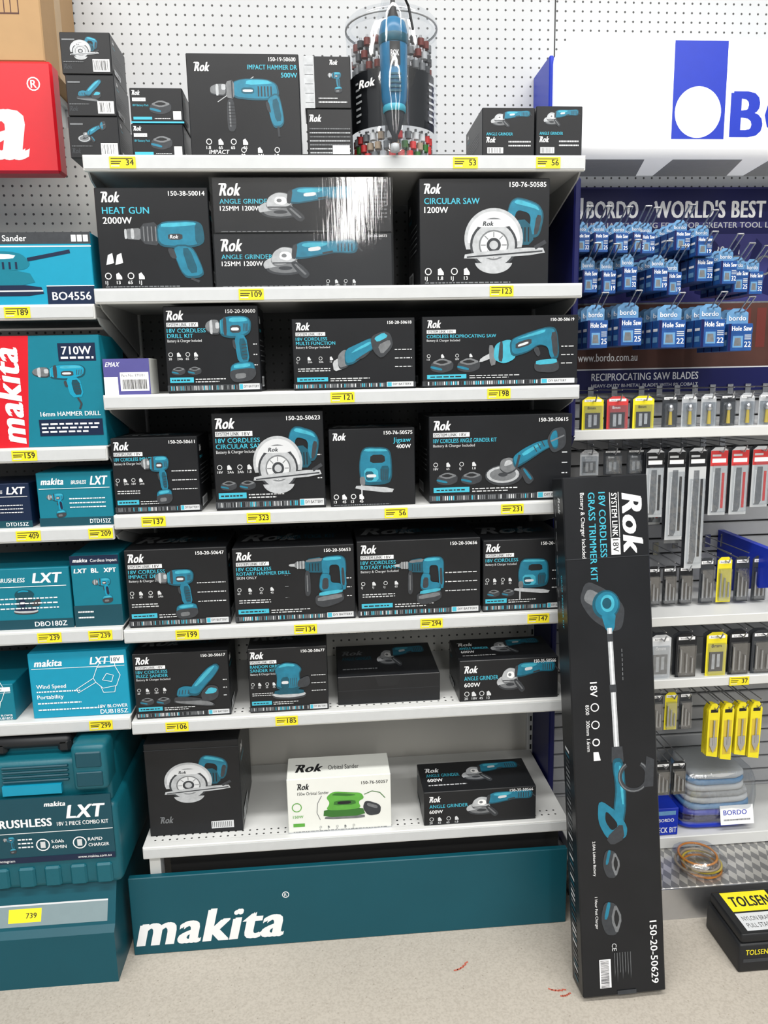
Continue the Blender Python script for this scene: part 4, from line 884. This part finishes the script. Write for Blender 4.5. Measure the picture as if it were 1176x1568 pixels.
def a_tol(A):
    A.rect(.0,.0,1,1,'black2');A.rect(.08,.5,.62,.98,'yellow');A.t('TOLSEN',.12,.62,.24,'black2',.46,2,.1);A.rect(.08,.05,.6,.46,'print');A.t('NYLON BRAIDED',.12,.28,.1,'black2',.4);A.t('PULL STARTER',.12,.12,.1,'black2',.35);A.ring(.78*A.w,.5*A.h,.034,.014,'orange')
mb=MB();mb.box(1.595,1.86,-.235,-.06,.0,.085,'black2',.006,seg=2);mb.box(1.60,1.855,-.232,-.063,.086,.115,'black2',.006,seg=2)
A=Art(mb,(1.602,-.230,.1152),(1,0,0),(0,1,0),.25,.160);a_tol(A)
A=Art(mb,(1.60,-.235,.01),(1,0,0),(0,0,1),.25,.07);A.rect(.03,.3,.97,.45,'dk');A.t('TOLSEN',.05,.62,.22,'yellow',.25,True)
mb.obj('accessory_case')
# ---------------------------------------------------------------- lights
def area(name,loc,sx,sy,p,rot=(0,0,0),col=(1,.98,.95)):
    l=bpy.data.lights.new(name,'AREA');l.shape='RECTANGLE';l.size=sx;l.size_y=sy;l.energy=p;l.color=col
    o=bpy.data.objects.new(name,l);o.location=loc;o.rotation_euler=rot;scene.collection.objects.link(o)
area('ceiling_light',(.6,-1.3,4.1),5,.3,160)
area('ceiling_light',(.6,-3.6,4.1),6,.3,185)
area('ceiling_light',(1.12,-9.0,4.1),.45,8,220)
area('ceiling_light',(-2.2,-8.0,4.1),.3,8,110)
area('ceiling_light',(3.9,-8.0,4.1),.3,8,110)
w=bpy.data.worlds.new('World');scene.world=w;w.use_nodes=True;bg=w.node_tree.nodes['Background'];bg.inputs[0].default_value=(.92,.96,1,1);bg.inputs[1].default_value=.34
# ---------------------------------------------------------------- camera
yaw,pit,rol=.0774,.1820,-.0208
f=V3((math.sin(yaw)*math.cos(pit),math.cos(yaw)*math.cos(pit),-math.sin(pit)));r=V3((math.cos(yaw),-math.sin(yaw),0));u=r.cross(f)
c,s=math.cos(rol),math.sin(rol);r2=r*c+u*s;u2=u*c-r*s
cam=bpy.data.cameras.new('camera');cam.lens=36*1151.85/1568;cam.sensor_width=36;cam.clip_start=.05
co=bpy.data.objects.new('camera',cam);scene.collection.objects.link(co)
co.matrix_world=Matrix(((r2.x,u2.x,-f.x,.5381),(r2.y,u2.y,-f.y,-1.9163),(r2.z,u2.z,-f.z,1.6020),(0,0,0,1)))
scene.camera=co
print('verts',sum(len(m.vertices) for m in bpy.data.meshes))
